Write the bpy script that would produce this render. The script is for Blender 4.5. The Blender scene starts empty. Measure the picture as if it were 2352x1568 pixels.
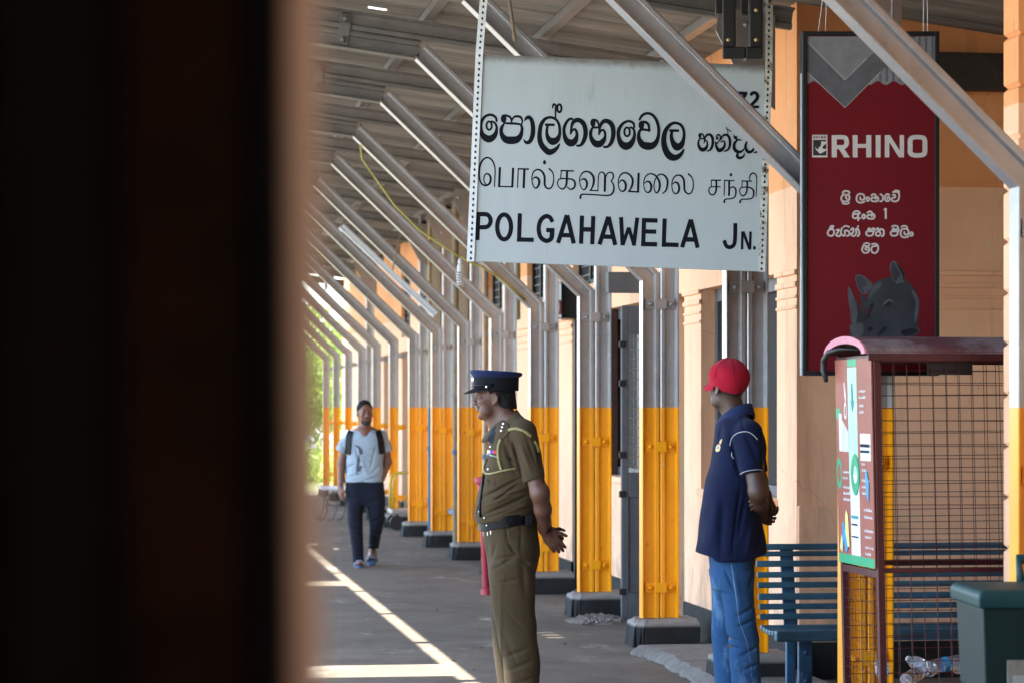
import bpy, bmesh, math, random
import numpy as np
from mathutils import Vector, Matrix
R = math.radians
S = bpy.context.scene
COL = S.collection

# ------------------------------------------------------------------ camera, sky, sun, exposure
FPX, PW = 5740.0, 2352.0                 # focal length and picture width in the same unit
TH = math.atan(866.0 / FPX)              # the camera is turned this far from the platform's direction
SN, CS = math.sin(TH), math.cos(TH)
EYE = 1.64
cd = bpy.data.cameras.new('camera')
cam = bpy.data.objects.new('camera', cd); COL.objects.link(cam)
cam.location = (0, 0, EYE); cam.rotation_euler = (R(90), 0, -TH)
cd.sensor_width = 36; cd.lens = FPX / PW * 36
cd.shift_y = 151.0 / PW
cd.clip_start = .05; cd.clip_end = 900
cd.dof.use_dof = True; cd.dof.focus_distance = 13.5; cd.dof.aperture_fstop = 4.0
S.camera = cam

SUN = Vector((-.30, -.10, 1)).normalized()      # towards the sun
w = bpy.data.worlds.new('World'); S.world = w; w.use_nodes = True
nt = w.node_tree
sky = nt.nodes.new('ShaderNodeTexSky'); sky.sky_type = 'NISHITA'; sky.sun_disc = False
sky.sun_elevation = math.asin(SUN.z); sky.sun_rotation = math.atan2(SUN.x, SUN.y)
bg = nt.nodes['Background']; bg.inputs['Strength'].default_value = .15
nt.links.new(sky.outputs['Color'], bg.inputs['Color'])
sd = bpy.data.lights.new('sun', 'SUN'); sd.energy = 4.2; sd.angle = R(.5); sd.color = (1, .95, .86)
so = bpy.data.objects.new('sun', sd); COL.objects.link(so)
so.rotation_euler = SUN.to_track_quat('Z', 'Y').to_euler(); so.location = (-5, 0, 30)
S.view_settings.view_transform = 'Standard'; S.view_settings.look = 'None'
S.view_settings.exposure = 2.95; S.view_settings.gamma = 1
S.cycles.max_bounces = 10; S.cycles.diffuse_bounces = 6

# ------------------------------------------------------------------ helpers
def cam_local(x, s):                     # place at the picture column x where one metre covers s units
    return (x - 1176) / s, FPX / s
def W(x, s, y=None):                     # the same as a point of the place
    xc, zc = cam_local(x, s)
    return Vector((xc * CS + zc * SN, -xc * SN + zc * CS, 0 if y is None else EYE + (935 - y) / s))
def tag(o, label=None, cat=None, group=None, kind=None):
    if label: o['label'] = label
    if cat: o['category'] = cat
    if group: o['group'] = group
    if kind: o['kind'] = kind
    return o
def thing(name, label, cat, loc=(0, 0, 0), rz=0, group=None):
    o = bpy.data.objects.new(name, None); COL.objects.link(o)
    o.empty_display_size = .1
    o.location = loc; o.rotation_euler = (0, 0, rz)
    return tag(o, label, cat, group)
class MB:
    def __init__(s): s.v = []; s.f = []; s.M = None
    def add(s, vs, fs):
        n = len(s.v)
        if s.M is not None: vs = [tuple(s.M @ Vector(v)) for v in vs]
        s.v += [tuple(v) for v in vs]; s.f += [tuple(n + i for i in f) for f in fs]
        return s
    def box(s, x0, x1, y0, y1, z0, z1):
        return s.add([(x0,y0,z0),(x1,y0,z0),(x1,y1,z0),(x0,y1,z0),(x0,y0,z1),(x1,y0,z1),(x1,y1,z1),(x0,y1,z1)],
                     [(0,3,2,1),(4,5,6,7),(0,1,5,4),(1,2,6,5),(2,3,7,6),(3,0,4,7)])
    def quad(s, a, b, c, d): return s.add([a, b, c, d], [(0, 1, 2, 3)])
    def ring(s, rings, cap=True, closed=False):      # loft of point rings
        n = len(rings[0]); vs = [p for r in rings for p in r]; fs = []
        m = len(rings)
        for i in range(m if closed else m - 1):
            a, b = i * n, ((i + 1) % m) * n
            for k in range(n):
                l = (k + 1) % n
                fs.append((a + k, a + l, b + l, b + k))
        if cap and not closed: fs += [tuple(range(n - 1, -1, -1)), tuple(range((m - 1) * n, m * n))]
        return s.add(vs, fs)
    def tube(s, pts, r, n=8, cap=True):
        pts = [Vector(p) for p in pts]; rs = r if isinstance(r, (list, tuple)) else [r] * len(pts)
        up = None; rings = []
        for i, p in enumerate(pts):
            t = (pts[min(i + 1, len(pts) - 1)] - pts[max(i - 1, 0)]).normalized()
            if up is None:
                up = Vector((0, 0, 1)) if abs(t.z) < .9 else Vector((1, 0, 0))
            a = t.cross(up)
            if a.length < 1e-4: a = t.orthogonal()
            a.normalize(); b = a.cross(t).normalized(); up = b
            rings.append([p + a * (rs[i] * math.cos(2 * math.pi * k / n)) + b * (rs[i] * math.sin(2 * math.pi * k / n)) for k in range(n)])
        return s.ring(rings, cap)
    def lathe(s, prof, c=(0, 0, 0), n=24, axis='z', cap=True):
        rings = []
        for r, h in prof:
            rr = []
            for k in range(n):
                a = 2 * math.pi * k / n; x, y = r * math.cos(a), r * math.sin(a)
                q = {'z': (x, y, h), 'y': (x, h, -y), 'x': (h, x, y)}[axis]
                rr.append((c[0] + q[0], c[1] + q[1], c[2] + q[2]))
            rings.append(rr)
        return s.ring(rings, cap)
    def prism(s, poly, d, back=True):               # polygon in (x,z) at y=0, thickness d towards +y
        n = len(poly)
        a = [(x, 0, z) for x, z in poly]; b = [(x, d, z) for x, z in poly]
        area = sum(poly[i][0] * poly[(i + 1) % n][1] - poly[(i + 1) % n][0] * poly[i][1] for i in range(n))
        if area < 0: a.reverse(); b.reverse()
        return s.add(a + b, [tuple(range(n)), tuple(range(2 * n - 1, n - 1, -1))] + [(i, n + i, n + (i + 1) % n, (i + 1) % n) for i in range(n)])
    def build(s, name, mat, parent=None, smooth=False, bevel=0, loc=None, sub=0, seg=2):
        me = bpy.data.meshes.new(name); me.from_pydata(s.v, [], s.f); me.update()
        if bevel or smooth:
            bm = bmesh.new(); bm.from_mesh(me)
            if bevel:
                bmesh.ops.bevel(bm, geom=[e for e in bm.edges if len(e.link_faces) == 2 and e.calc_face_angle(0) > .5], offset=bevel, segments=seg, affect='EDGES', profile=.6, clamp_overlap=True)
            bm.normal_update(); bm.to_mesh(me); bm.free()
        if smooth: me.polygons.foreach_set('use_smooth', [True] * len(me.polygons))
        if mat: me.materials.append(mat)
        o = bpy.data.objects.new(name, me); COL.objects.link(o)
        if parent: o.parent = parent
        if loc: o.location = loc
        if smooth == 'auto':
            me.set_sharp_from_angle(angle=R(24))
        return o

def M(name, col, rough=.6, metal=0, var=.12, vs=5, bump=.15, bs=40, col2=None, c2=.5, c2s=3, stretch=None, spec=.5, sheen=0):
    m = bpy.data.materials.new(name); m.use_nodes = True; n = m.node_tree.nodes; l = m.node_tree.links
    b = n['Principled BSDF']; b.inputs['Roughness'].default_value = rough; b.inputs['Metallic'].default_value = metal
    b.inputs['Specular IOR Level'].default_value = spec
    if sheen: b.inputs['Sheen Weight'].default_value = sheen
    tc = n.new('ShaderNodeTexCoord'); src = tc.outputs['Object']
    if stretch:
        mp = n.new('ShaderNodeMapping'); mp.inputs['Scale'].default_value = stretch
        l.new(src, mp.inputs['Vector']); src = mp.outputs['Vector']
    nz = n.new('ShaderNodeTexNoise'); nz.inputs['Scale'].default_value = vs; nz.inputs['Detail'].default_value = 6
    nz.inputs['Roughness'].default_value = .65
    l.new(src, nz.inputs['Vector'])
    rp = n.new('ShaderNodeValToRGB'); rp.color_ramp.elements[0].position = .3; rp.color_ramp.elements[1].position = .7
    rp.color_ramp.elements[0].color = (*[c * (1 - var) for c in col], 1); rp.color_ramp.elements[1].color = (*[min(1, c * (1 + var)) for c in col], 1)
    l.new(nz.outputs['Fac'], rp.inputs['Fac']); out = rp.outputs['Color']
    if col2:
        n2 = n.new('ShaderNodeTexNoise'); n2.inputs['Scale'].default_value = c2s; n2.inputs['Detail'].default_value = 8; n2.inputs['Roughness'].default_value = .7
        l.new(src, n2.inputs['Vector'])
        r2 = n.new('ShaderNodeValToRGB'); r2.color_ramp.elements[0].position = c2; r2.color_ramp.elements[1].position = min(1, c2 + .12)
        r2.color_ramp.elements[0].color = (0, 0, 0, 1); r2.color_ramp.elements[1].color = (1, 1, 1, 1)
        l.new(n2.outputs['Fac'], r2.inputs['Fac'])
        mx = n.new('ShaderNodeMix'); mx.data_type = 'RGBA'; l.new(r2.outputs['Color'], mx.inputs['Factor'])
        l.new(out, mx.inputs['A']); mx.inputs['B'].default_value = (*col2, 1); out = mx.outputs['Result']
    l.new(out, b.inputs['Base Color'])
    if bump:
        n3 = n.new('ShaderNodeTexNoise'); n3.inputs['Scale'].default_value = bs; n3.inputs['Detail'].default_value = 5
        l.new(src, n3.inputs['Vector'])
        bp = n.new('ShaderNodeBump'); bp.inputs['Strength'].default_value = bump; bp.inputs['Distance'].default_value = .01
        l.new(n3.outputs['Fac'], bp.inputs['Height']); l.new(bp.outputs['Normal'], b.inputs['Normal'])
    m['out'] = 0
    return m
def zsplit(m, z, low, wob=.004, soft=.003):              # other paint below height z
    n = m.node_tree.nodes; l = m.node_tree.links; b = n['Principled BSDF']
    src = b.inputs['Base Color'].links[0].from_socket
    tc = n.new('ShaderNodeTexCoord'); sp = n.new('ShaderNodeSeparateXYZ'); l.new(tc.outputs['Object'], sp.inputs[0])
    nz = n.new('ShaderNodeTexNoise'); nz.inputs['Scale'].default_value = 12; l.new(tc.outputs['Object'], nz.inputs['Vector'])
    ma = n.new('ShaderNodeMath'); ma.operation = 'MULTIPLY_ADD'; l.new(nz.outputs['Fac'], ma.inputs[0]); ma.inputs[1].default_value = wob * 2; l.new(sp.outputs['Z'], ma.inputs[2])
    mr = n.new('ShaderNodeMapRange'); mr.inputs['From Min'].default_value = z - soft + wob; mr.inputs['From Max'].default_value = z + soft + wob
    l.new(ma.outputs[0], mr.inputs['Value'])
    mx = n.new('ShaderNodeMix'); mx.data_type = 'RGBA'; l.new(mr.outputs['Result'], mx.inputs['Factor'])
    l.new(src, mx.inputs['B'])
    if isinstance(low, tuple): mx.inputs['A'].default_value = (*low, 1)
    else: l.new(low, mx.inputs['A'])
    l.new(mx.outputs['Result'], b.inputs['Base Color'])
    return mr.outputs['Result']
def srgb(r, g, b): return tuple(((c / 255 + .055) / 1.055) ** 2.4 if c > 10 else c / 255 / 12.92 for c in (r, g, b))

# strokes drawn as brush ribbons (points x, y, width) lying in the x,z plane, facing -y
def spline(P, per=7, closed=False):
    P = [np.array(p, float) for p in P]; n = len(P); out = []
    if n == 2: return P
    for i in range(n if closed else n - 1):
        g = (lambda k: P[k % n]) if closed else (lambda k: P[min(max(k, 0), n - 1)])
        p0, p1, p2, p3 = g(i - 1), g(i), g(i + 1), g(i + 2)
        for k in range(per):
            t = k / per
            out.append(.5 * (2 * p1 + (p2 - p0) * t + (2 * p0 - 5 * p1 + 4 * p2 - p3) * t * t + (3 * p1 - p0 - 3 * p2 + p3) * t ** 3))
    if not closed: out.append(P[-1])
    return out
class Ink:
    def __init__(s, tf): s.mb = MB(); s.tf = tf; s.k = 0
    def pt(s, x, y, d=0): q = s.tf(x, y); return (q[0], -.0006 - s.k * 2e-5 - d, q[1])
    def st(s, pts, w=None, closed=False, smooth=True, butt=False):
        P = [(p[0], p[1], p[2] if len(p) > 2 else w) for p in pts]
        Q = spline(P, 7, closed) if smooth else [np.array(p, float) for p in P]
        L, Rr = [], []; n = len(Q)
        for i in range(n):
            a = Q[(i - 1) % n if closed else max(i - 1, 0)]; b = Q[(i + 1) % n if closed else min(i + 1, n - 1)]
            t = b[:2] - a[:2]; t = t / (np.hypot(*t) + 1e-9); nn = np.array([-t[1], t[0]]) * Q[i][2] / 2
            L.append(Q[i][:2] + nn); Rr.append(Q[i][:2] - nn)
        e = 2e-6
        for i in range(n if closed else n - 1):
            j = (i + 1) % n
            s.mb.add([s.pt(*L[i], i * e), s.pt(*L[j], j * e), s.pt(*Rr[j], j * e), s.pt(*Rr[i], i * e)], [(0, 1, 2, 3)])
        s.k += 1
        if not butt and not closed:
            for q in (Q[0], Q[-1]): s.dot(q[0], q[1], q[2] / 2, q[2] / 2, 10)
        return s
    def line(s, a, b, w): return s.st([(*a, w), (*b, w)], smooth=False, butt=True)
    def dot(s, x, y, rx, ry, n=20):
        s.mb.add([s.pt(x + rx * math.cos(6.2832 * k / n), y + ry * math.sin(6.2832 * k / n)) for k in range(n)], [tuple(range(n))]); s.k += 1
        return s
    def oval(s, x, y, rx, ry, w, n=12): return s.st([(x + rx * math.cos(6.2832 * k / n), y + ry * math.sin(6.2832 * k / n), w) for k in range(n)], closed=True)
    def poly(s, pts):
        s.mb.add([s.pt(*p) for p in pts], [tuple(range(len(pts)))]); s.k += 1
        return s
    def build(s, name, mat, parent):
        bm = bmesh.new(); me = bpy.data.meshes.new('t'); me.from_pydata(s.mb.v, [], s.mb.f); bm.from_mesh(me)
        bm.normal_update()
        for f in bm.faces:
            if f.normal.y > 0: f.normal_flip()
        bmesh.ops.triangulate(bm, faces=[f for f in bm.faces if len(f.verts) > 4])
        bm.to_mesh(me); bm.free(); me.materials.append(mat)
        o = bpy.data.objects.new(name, me); me.name = name; COL.objects.link(o); o.parent = parent
        return o
def zoomtf(x0, y0, sc, s, ox, oy):       # tracing coordinates -> metres on a board whose origin is (ox, oy)
    return lambda x, y: (((x0 + x / sc) * .6125 - ox) / s, (oy - (y0 + y / sc) * .6125) / s)
# ------------------------------------------------------------------ materials
PEACH = srgb(226, 170, 122)
mt_wall = M('peach_plaster', (.84, .50, .30), .75, var=.06, vs=2.5, bump=.35, bs=9, col2=(.68, .40, .24), c2=.62, c2s=1.6)
def weather(m, jobs):
    # jobs: (scale vector, detail, threshold, softness, colour, strength, low-z fade or None)
    n = m.node_tree.nodes; l = m.node_tree.links; b = n['Principled BSDF']
    for k, (sc, det, th, sf, col, st, fade) in enumerate(jobs):
        src = b.inputs['Base Color'].links[0].from_socket
        tc = n.new('ShaderNodeTexCoord'); mp = n.new('ShaderNodeMapping'); mp.inputs['Scale'].default_value = sc; mp.inputs['Location'].default_value = (k * 7.3, k * 3.1, k * 1.7)
        l.new(tc.outputs['Object'], mp.inputs['Vector']); nz = n.new('ShaderNodeTexNoise'); nz.inputs['Scale'].default_value = 1; nz.inputs['Detail'].default_value = det; nz.inputs['Roughness'].default_value = .7
        l.new(mp.outputs['Vector'], nz.inputs['Vector'])
        mr = n.new('ShaderNodeMapRange'); mr.inputs['From Min'].default_value = th; mr.inputs['From Max'].default_value = th + sf; mr.inputs['To Max'].default_value = st; l.new(nz.outputs['Fac'], mr.inputs['Value'])
        fac = mr.outputs['Result']
        if fade:
            sp = n.new('ShaderNodeSeparateXYZ'); l.new(tc.outputs['Object'], sp.inputs[0]); m2 = n.new('ShaderNodeMapRange'); m2.inputs['From Min'].default_value = fade[0]; m2.inputs['From Max'].default_value = fade[1]; m2.inputs['To Min'].default_value = 1; m2.inputs['To Max'].default_value = 0
            l.new(sp.outputs['Z'], m2.inputs['Value']); mm = n.new('ShaderNodeMath'); mm.operation = 'MULTIPLY'; l.new(fac, mm.inputs[0]); l.new(m2.outputs['Result'], mm.inputs[1]); fac = mm.outputs[0]
        mx = n.new('ShaderNodeMix'); mx.data_type = 'RGBA'; l.new(fac, mx.inputs['Factor']); l.new(src, mx.inputs['A']); mx.inputs['B'].default_value = (*col, 1); l.new(mx.outputs['Result'], b.inputs['Base Color'])
def cracks(m, scale, width, col, bumpd=0):
    n = m.node_tree.nodes; l = m.node_tree.links; b = n['Principled BSDF']; src = b.inputs['Base Color'].links[0].from_socket
    tc = n.new('ShaderNodeTexCoord'); nz = n.new('ShaderNodeTexNoise'); nz.inputs['Scale'].default_value = 2.5; nz.inputs['Detail'].default_value = 6; l.new(tc.outputs['Object'], nz.inputs['Vector'])
    va = n.new('ShaderNodeVectorMath'); va.operation = 'MULTIPLY_ADD'; l.new(nz.outputs['Color'], va.inputs[0]); va.inputs[1].default_value = (.45, .45, .45); l.new(tc.outputs['Object'], va.inputs[2])
    vo = n.new('ShaderNodeTexVoronoi'); vo.feature = 'DISTANCE_TO_EDGE'; vo.inputs['Scale'].default_value = scale; l.new(va.outputs['Vector'], vo.inputs['Vector'])
    mr = n.new('ShaderNodeMapRange'); mr.inputs['From Min'].default_value = 0; mr.inputs['From Max'].default_value = width; mr.inputs['To Min'].default_value = .8; mr.inputs['To Max'].default_value = 0; l.new(vo.outputs['Distance'], mr.inputs['Value'])
    n2 = n.new('ShaderNodeTexNoise'); n2.inputs['Scale'].default_value = .9; l.new(tc.outputs['Object'], n2.inputs['Vector']); m3 = n.new('ShaderNodeMapRange'); m3.inputs['From Min'].default_value = .54; m3.inputs['From Max'].default_value = .66; m3.inputs['To Max'].default_value = .5; l.new(n2.outputs['Fac'], m3.inputs['Value'])
    mm = n.new('ShaderNodeMath'); mm.operation = 'MULTIPLY'; l.new(mr.outputs['Result'], mm.inputs[0]); l.new(m3.outputs['Result'], mm.inputs[1])
    mx = n.new('ShaderNodeMix'); mx.data_type = 'RGBA'; l.new(mm.outputs[0], mx.inputs['Factor']); l.new(src, mx.inputs['A']); mx.inputs['B'].default_value = (*col, 1); l.new(mx.outputs['Result'], b.inputs['Base Color'])
weather(mt_wall, [((3.2, 3.2, .35), 6, .56, .12, (.50, .29, .16), .55, None), ((9, 9, .9), 7, .63, .06, (.30, .19, .12), .55, None), ((6, 6, 5), 8, .60, .10, (.80, .62, .46), .6, None), ((5, 5, 3), 7, .44, .2, (.30, .23, .17), .75, (.2, 1.2)), ((22, 22, 14), 5, .70, .03, (.22, .15, .10), .7, None)])
cracks(mt_wall, .9, .006, (.30, .17, .10))
def two_tone(m, z, upper):
    n = m.node_tree.nodes; l = m.node_tree.links; b = n['Principled BSDF']
    src = b.inputs['Base Color'].links[0].from_socket
    tc = n.new('ShaderNodeTexCoord'); sp = n.new('ShaderNodeSeparateXYZ'); l.new(tc.outputs['Object'], sp.inputs[0])
    mr = n.new('ShaderNodeMapRange'); mr.inputs['From Min'].default_value = z - .003; mr.inputs['From Max'].default_value = z + .003
    l.new(sp.outputs['Z'], mr.inputs['Value'])
    mx = n.new('ShaderNodeMix'); mx.data_type = 'RGBA'; mx.blend_type = 'MULTIPLY'; l.new(mr.outputs['Result'], mx.inputs['Factor'])
    l.new(src, mx.inputs['A']); mx.inputs['B'].default_value = (*upper, 1); l.new(mx.outputs['Result'], b.inputs['Base Color'])
two_tone(mt_wall, 2.98, (.93, .68, .43))
mt_skirt = M('black_skirting_paint', (.018, .018, .018), .7, spec=.15, var=.4, vs=8, bump=.4, bs=25, col2=(.14, .135, .125), c2=.63, c2s=7)
mt_alu = M('aluminium_paint', (.36, .355, .35), .36, .8, var=.10, vs=9, bump=.35, bs=70, col2=(.25, .22, .19), c2=.66, c2s=5)
mt_rail = M('rail_paint', (.39, .39, .405), .34, .6, var=.12, vs=9, bump=.2, bs=60, col2=(.30, .265, .23), c2=.62, c2s=6)
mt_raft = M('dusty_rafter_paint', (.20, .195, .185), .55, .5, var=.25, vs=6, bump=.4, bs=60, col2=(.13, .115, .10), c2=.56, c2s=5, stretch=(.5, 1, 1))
def rail_yellow(m):
    n = m.node_tree.nodes; l = m.node_tree.links; b = n['Principled BSDF']
    tc = n.new('ShaderNodeTexCoord'); nz = n.new('ShaderNodeTexNoise'); nz.inputs['Scale'].default_value = 2.2; nz.inputs['Detail'].default_value = 4
    l.new(tc.outputs['Object'], nz.inputs['Vector'])
    rp = n.new('ShaderNodeValToRGB'); rp.color_ramp.elements[0].position = .25; rp.color_ramp.elements[0].color = (.80, .285, .001, 1)
    rp.color_ramp.elements[1].position = .5; rp.color_ramp.elements[1].color = (.88, .345, .001, 1)
    l.new(nz.outputs['Fac'], rp.inputs['Fac'])
    fac = zsplit(m, 1.64, rp.outputs['Color'])
    mm = n.new('ShaderNodeMath'); mm.operation = 'MULTIPLY'; l.new(fac, mm.inputs[0]); mm.inputs[1].default_value = .6
    l.new(mm.outputs[0], b.inputs['Metallic'])
rail_yellow(mt_rail)
def per_object(m):                         # every copy takes its own wear
    n = m.node_tree.nodes; l = m.node_tree.links; oi = n.new('ShaderNodeObjectInfo'); mu = n.new('ShaderNodeMath'); mu.operation = 'MULTIPLY'; mu.inputs[1].default_value = 40; l.new(oi.outputs['Random'], mu.inputs[0])
    for q in list(n):
        if q.type == 'TEX_NOISE': q.noise_dimensions = '4D'; l.new(mu.outputs[0], q.inputs['W'])
weather(mt_rail, [((9, 9, 9), 8, .62, .05, (.36, .14, .01), .4, None), ((30, 30, 12), 6, .655, .015, (.62, .60, .56), .8, None), ((2.2, 2.2, 1.2), 8, .60, .10, (.24, .20, .17), .5, None), ((14, 14, 4), 7, .62, .06, (.30, .15, .05), .5, (.2, .8))])
per_object(mt_rail)
mt_roof = M('weathered_roof_sheet', (.19, .178, .158), .8, .0, var=.5, vs=1.2, bump=.1, bs=30, col2=(.22, .17, .12), c2=.60, c2s=.9, stretch=(.35, 5, 1))
mt_conc = M('platform_asphalt', (.128, .106, .080), .95, spec=.15, var=.22, vs=1.6, bump=.5, bs=45, col2=(.18, .152, .118), c2=.55, c2s=.7)
weather(mt_conc, [((.9, .5, 1), 8, .52, .14, (.085, .072, .058), .75, None), ((2.6, 1.1, 1), 8, .58, .10, (.27, .245, .21), .7, None), ((7, 5, 1), 6, .66, .05, (.06, .055, .05), .7, None), ((26, 22, 1), 4, .72, .02, (.32, .30, .27), .7, None), ((.28, 3.2, 1), 7, .55, .12, (.10, .09, .08), .5, None)])
cracks(mt_conc, .45, .006, (.035, .032, .03))
mt_step = M('rough_concrete', (.13, .118, .10), .9, var=.3, vs=7, bump=.8, bs=28)
mt_black = M('black_metal', (.012, .012, .013), .45, .1, var=.3, vs=10, bump=.1)
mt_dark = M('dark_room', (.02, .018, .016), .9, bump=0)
mt_grey = M('grey_door_paint', (.085, .09, .10), .5, var=.2, vs=10, bump=.15, bs=50)
mt_moss = M('mossy_timber', (.15, .085, .04), .85, var=.5, vs=7, bump=.5, bs=30, col2=(.10, .10, .035), c2=.5, c2s=4, stretch=(1, 1, .2))
mt_earth = M('grassy_earth', (.16, .17, .06), .95, var=.5, vs=.6, bump=.5, bs=4)
mt_ballast = M('track_ballast', (.15, .14, .12), .95, var=.3, vs=8, bump=.8, bs=20)

# ------------------------------------------------------------------ ground and platform
tag(MB().quad((-300, -200, -1.06), (300, -200, -1.06), (300, 600, -1.06), (-300, 600, -1.06)).build('ground', mt_ballast), kind='structure')
tag(MB().box(-.16, 14, -47, 49, -1.05, 0).build('platform', mt_conc), kind='structure')
tag(MB().box(-3, 60, 49.02, 300, -1.05, -.03).build('grassland', mt_earth), kind='structure')

# ------------------------------------------------------------------ station building
XW = 3.95
bld = thing('station_building', 'long peach and orange plastered station building with black skirting behind the row of columns', 'building', (0, 0, 0))
# openings in the platform side wall: (y0, y1, z0, z1)
WIN = [(15.13, 17.24, 1.07, 2.47), (19.05, 20.95, 1.07, 2.47), (29.0, 30.3, 1.07, 2.47), (33.6, 35.0, 1.07, 2.47), (38.6, 40.0, 1.07, 2.47)]
DOOR = [(17.78, 18.85, 0, 2.47), (21.25, 22.5, 0, 2.47), (26.1, 27.2, 0, 2.47), (36.2, 37.2, 0, 2.47), (42.0, 43.2, 0, 2.47)]
VENT = [(24.1, 25.15, 2.68, 3.75), (26.9, 28.0, 2.68, 3.75), (36.1, 37.3, 2.68, 3.75), (17.85, 18.8, 2.72, 3.5), (21.3, 22.45, 2.72, 3.5)]
def wall_mesh(y0, y1, z0, z1, ops, x, dep):
    ys = sorted({y0, y1, *[a for o in ops for a in o[:2]]}); zs = sorted({z0, z1, *[a for o in ops for a in o[2:]]})
    mb = MB()
    for i in range(len(ys) - 1):
        for j in range(len(zs) - 1):
            ym, zm = (ys[i] + ys[i + 1]) / 2, (zs[j] + zs[j + 1]) / 2
            if any(o[0] < ym < o[1] and o[2] < zm < o[3] for o in ops): continue
            mb.quad((x, ys[i + 1], zs[j]), (x, ys[i], zs[j]), (x, ys[i], zs[j + 1]), (x, ys[i + 1], zs[j + 1]))
    for a, b, c, d in ops:
        mb.quad((x, b, c), (x, b, d), (x + dep, b, d), (x + dep, b, c))
        mb.quad((x, a, d), (x, a, c), (x + dep, a, c), (x + dep, a, d))
        mb.quad((x, a, d), (x + dep, a, d), (x + dep, b, d), (x, b, d))
        mb.quad((x, b, c), (x + dep, b, c), (x + dep, a, c), (x, a, c))
    return mb
YC = 14.66                                # the corner where the wall turns away from the platform
mb = wall_mesh(YC, 48, 0, 4.9, WIN + DOOR + VENT, XW, .24)
mb.quad((XW, YC, 0), (9, YC, 0), (9, YC, 4.9), (XW, YC, 4.9))
mb.quad((9, 48, 0), (XW, 48, 0), (XW, 48, 4.9), (9, 48, 4.9))
mb.build('wall', mt_wall, bld)
# lower dado a little proud of the wall facing the camera, string courses, skirting
mb = MB().box(XW + .004, 9, YC - .025, YC + .05, .0, 1.05)
mb.build('dado', mt_wall, bld, bevel=.012)
def band(z, h, d):
    mb = MB(); y = YC
    segs = []; prev = YC
    for o in sorted(WIN + DOOR, key=lambda o: o[0]):
        segs.append((prev, o[0])); prev = o[1]
    segs.append((prev, 48))
    for a, b in segs:
        if b - a > .05 and a < 40: mb.box(XW - d, XW + .02, a, b, z, z + h)
    mb.box(XW - d, 9, YC - d, YC + .02, z, z + h)
    return mb
def band_parts(z, h, d):
    prev = YC
    for o in sorted(WIN + DOOR, key=lambda o: o[0]) + [(48, 48)]:
        if o[0] - prev > .05 and prev < 40:
            m = MB().box(XW - d, XW + .02, prev if prev > YC else YC - d, o[0], z, z + h)
            if prev == YC: m = MB().add([(XW-d,YC-d,z),(9,YC-d,z),(9,YC+.02,z),(XW+.02,YC+.02,z),(XW+.02,o[0],z),(XW-d,o[0],z),(XW-d,YC-d,z+h),(9,YC-d,z+h),(9,YC+.02,z+h),(XW+.02,YC+.02,z+h),(XW+.02,o[0],z+h),(XW-d,o[0],z+h)],
                [(0,5,4,3,2,1),(6,7,8,9,10,11),(0,1,7,6),(1,2,8,7),(2,3,9,8),(3,4,10,9),(4,5,11,10),(5,0,6,11)])
            m.build('string_course', mt_wall, bld, bevel=.008)
        prev = o[1]
for z, h, d in ((2.44, .03, .022), (2.365, .035, .016), (2.30, .02, .012), (2.235, .02, .012)):
    band_parts(z, h, d)
MB().box(XW - .002, 9, YC - .012, YC + .03, 2.985, 3.005).build('string_course', mt_wall, bld)
mb = MB(); prev = YC
for o in sorted(DOOR, key=lambda o: o[0]):
    MB().box(XW - .012, XW + .03, prev, o[0], .0, .235).build('skirting', mt_skirt, bld, bevel=.006); prev = o[1]
MB().box(XW - .012, XW + .03, prev, 48, 0, .235).build('skirting', mt_skirt, bld, bevel=.006)
MB().box(XW - .02, 9, YC - .04, YC - .002, .0, .225).build('skirting', mt_skirt, bld, bevel=.006)
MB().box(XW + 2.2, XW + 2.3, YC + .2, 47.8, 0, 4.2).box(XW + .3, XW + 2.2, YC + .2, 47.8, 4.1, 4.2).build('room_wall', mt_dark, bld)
# windows: grey frame with a dark pane set back in the opening
for a, b, c, d in WIN:
    x = XW + .10
    fr = MB().box(x, x + .06, a, a + .07, c, d).box(x, x + .06, b - .07, b, c, d).box(x, x + .06, a + .07, b - .07, d - .09, d).box(x, x + .06, a + .07, b - .07, c, c + .07).box(x + .005, x + .05, (a + b) / 2 - .03, (a + b) / 2 + .03, c + .07, d - .09)
    f = fr.build('window', mt_grey, bld, bevel=.004)
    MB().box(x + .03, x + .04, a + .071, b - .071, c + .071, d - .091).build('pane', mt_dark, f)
    MB().box(XW - .03, XW + .1, a - .02, b + .02, c - .05, c - .002).build('sill', mt_wall, f, bevel=.006)
for a, b, c, d in VENT:
    x = XW + .05
    f = MB().box(x, x + .05, a, a + .05, c, d).box(x, x + .05, b - .05, b, c, d).box(x, x + .05, a, b, c, c + .05).box(x, x + .05, (a + b) / 2 - .02, (a + b) / 2 + .02, c, d).build('vent', mt_black, bld)
    g = MB(); z = c + .1
    while z < d: g.box(x + .02, x + .035, a + .05, b - .05, z, z + .012); z += .085
    y = a + .1
    while y < b - .05: g.box(x + .022, x + .033, y, y + .01, c + .05, d); y += .09
    g.build('grille', mt_grey, f)
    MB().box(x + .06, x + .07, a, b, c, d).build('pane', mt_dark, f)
MB().box(XW + .012, XW + .095, 20.80, 20.94, 1.075, 2.46).build('reveal_shade', M('dark_red_reveal_shade', (.045, .016, .010), .6, var=.3, vs=12), bld, bevel=.004)  # dark red panel over the far reveal, standing in for its deep shade
# timber boarded panels high on the wall
for a, b in ((29.5, 31.2), (32.2, 34.0), (25.6, 26.4)):
    MB().box(XW - .03, XW + .02, a, b, 2.55, 4.3).build('timber_panel', mt_moss, bld)
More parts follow.
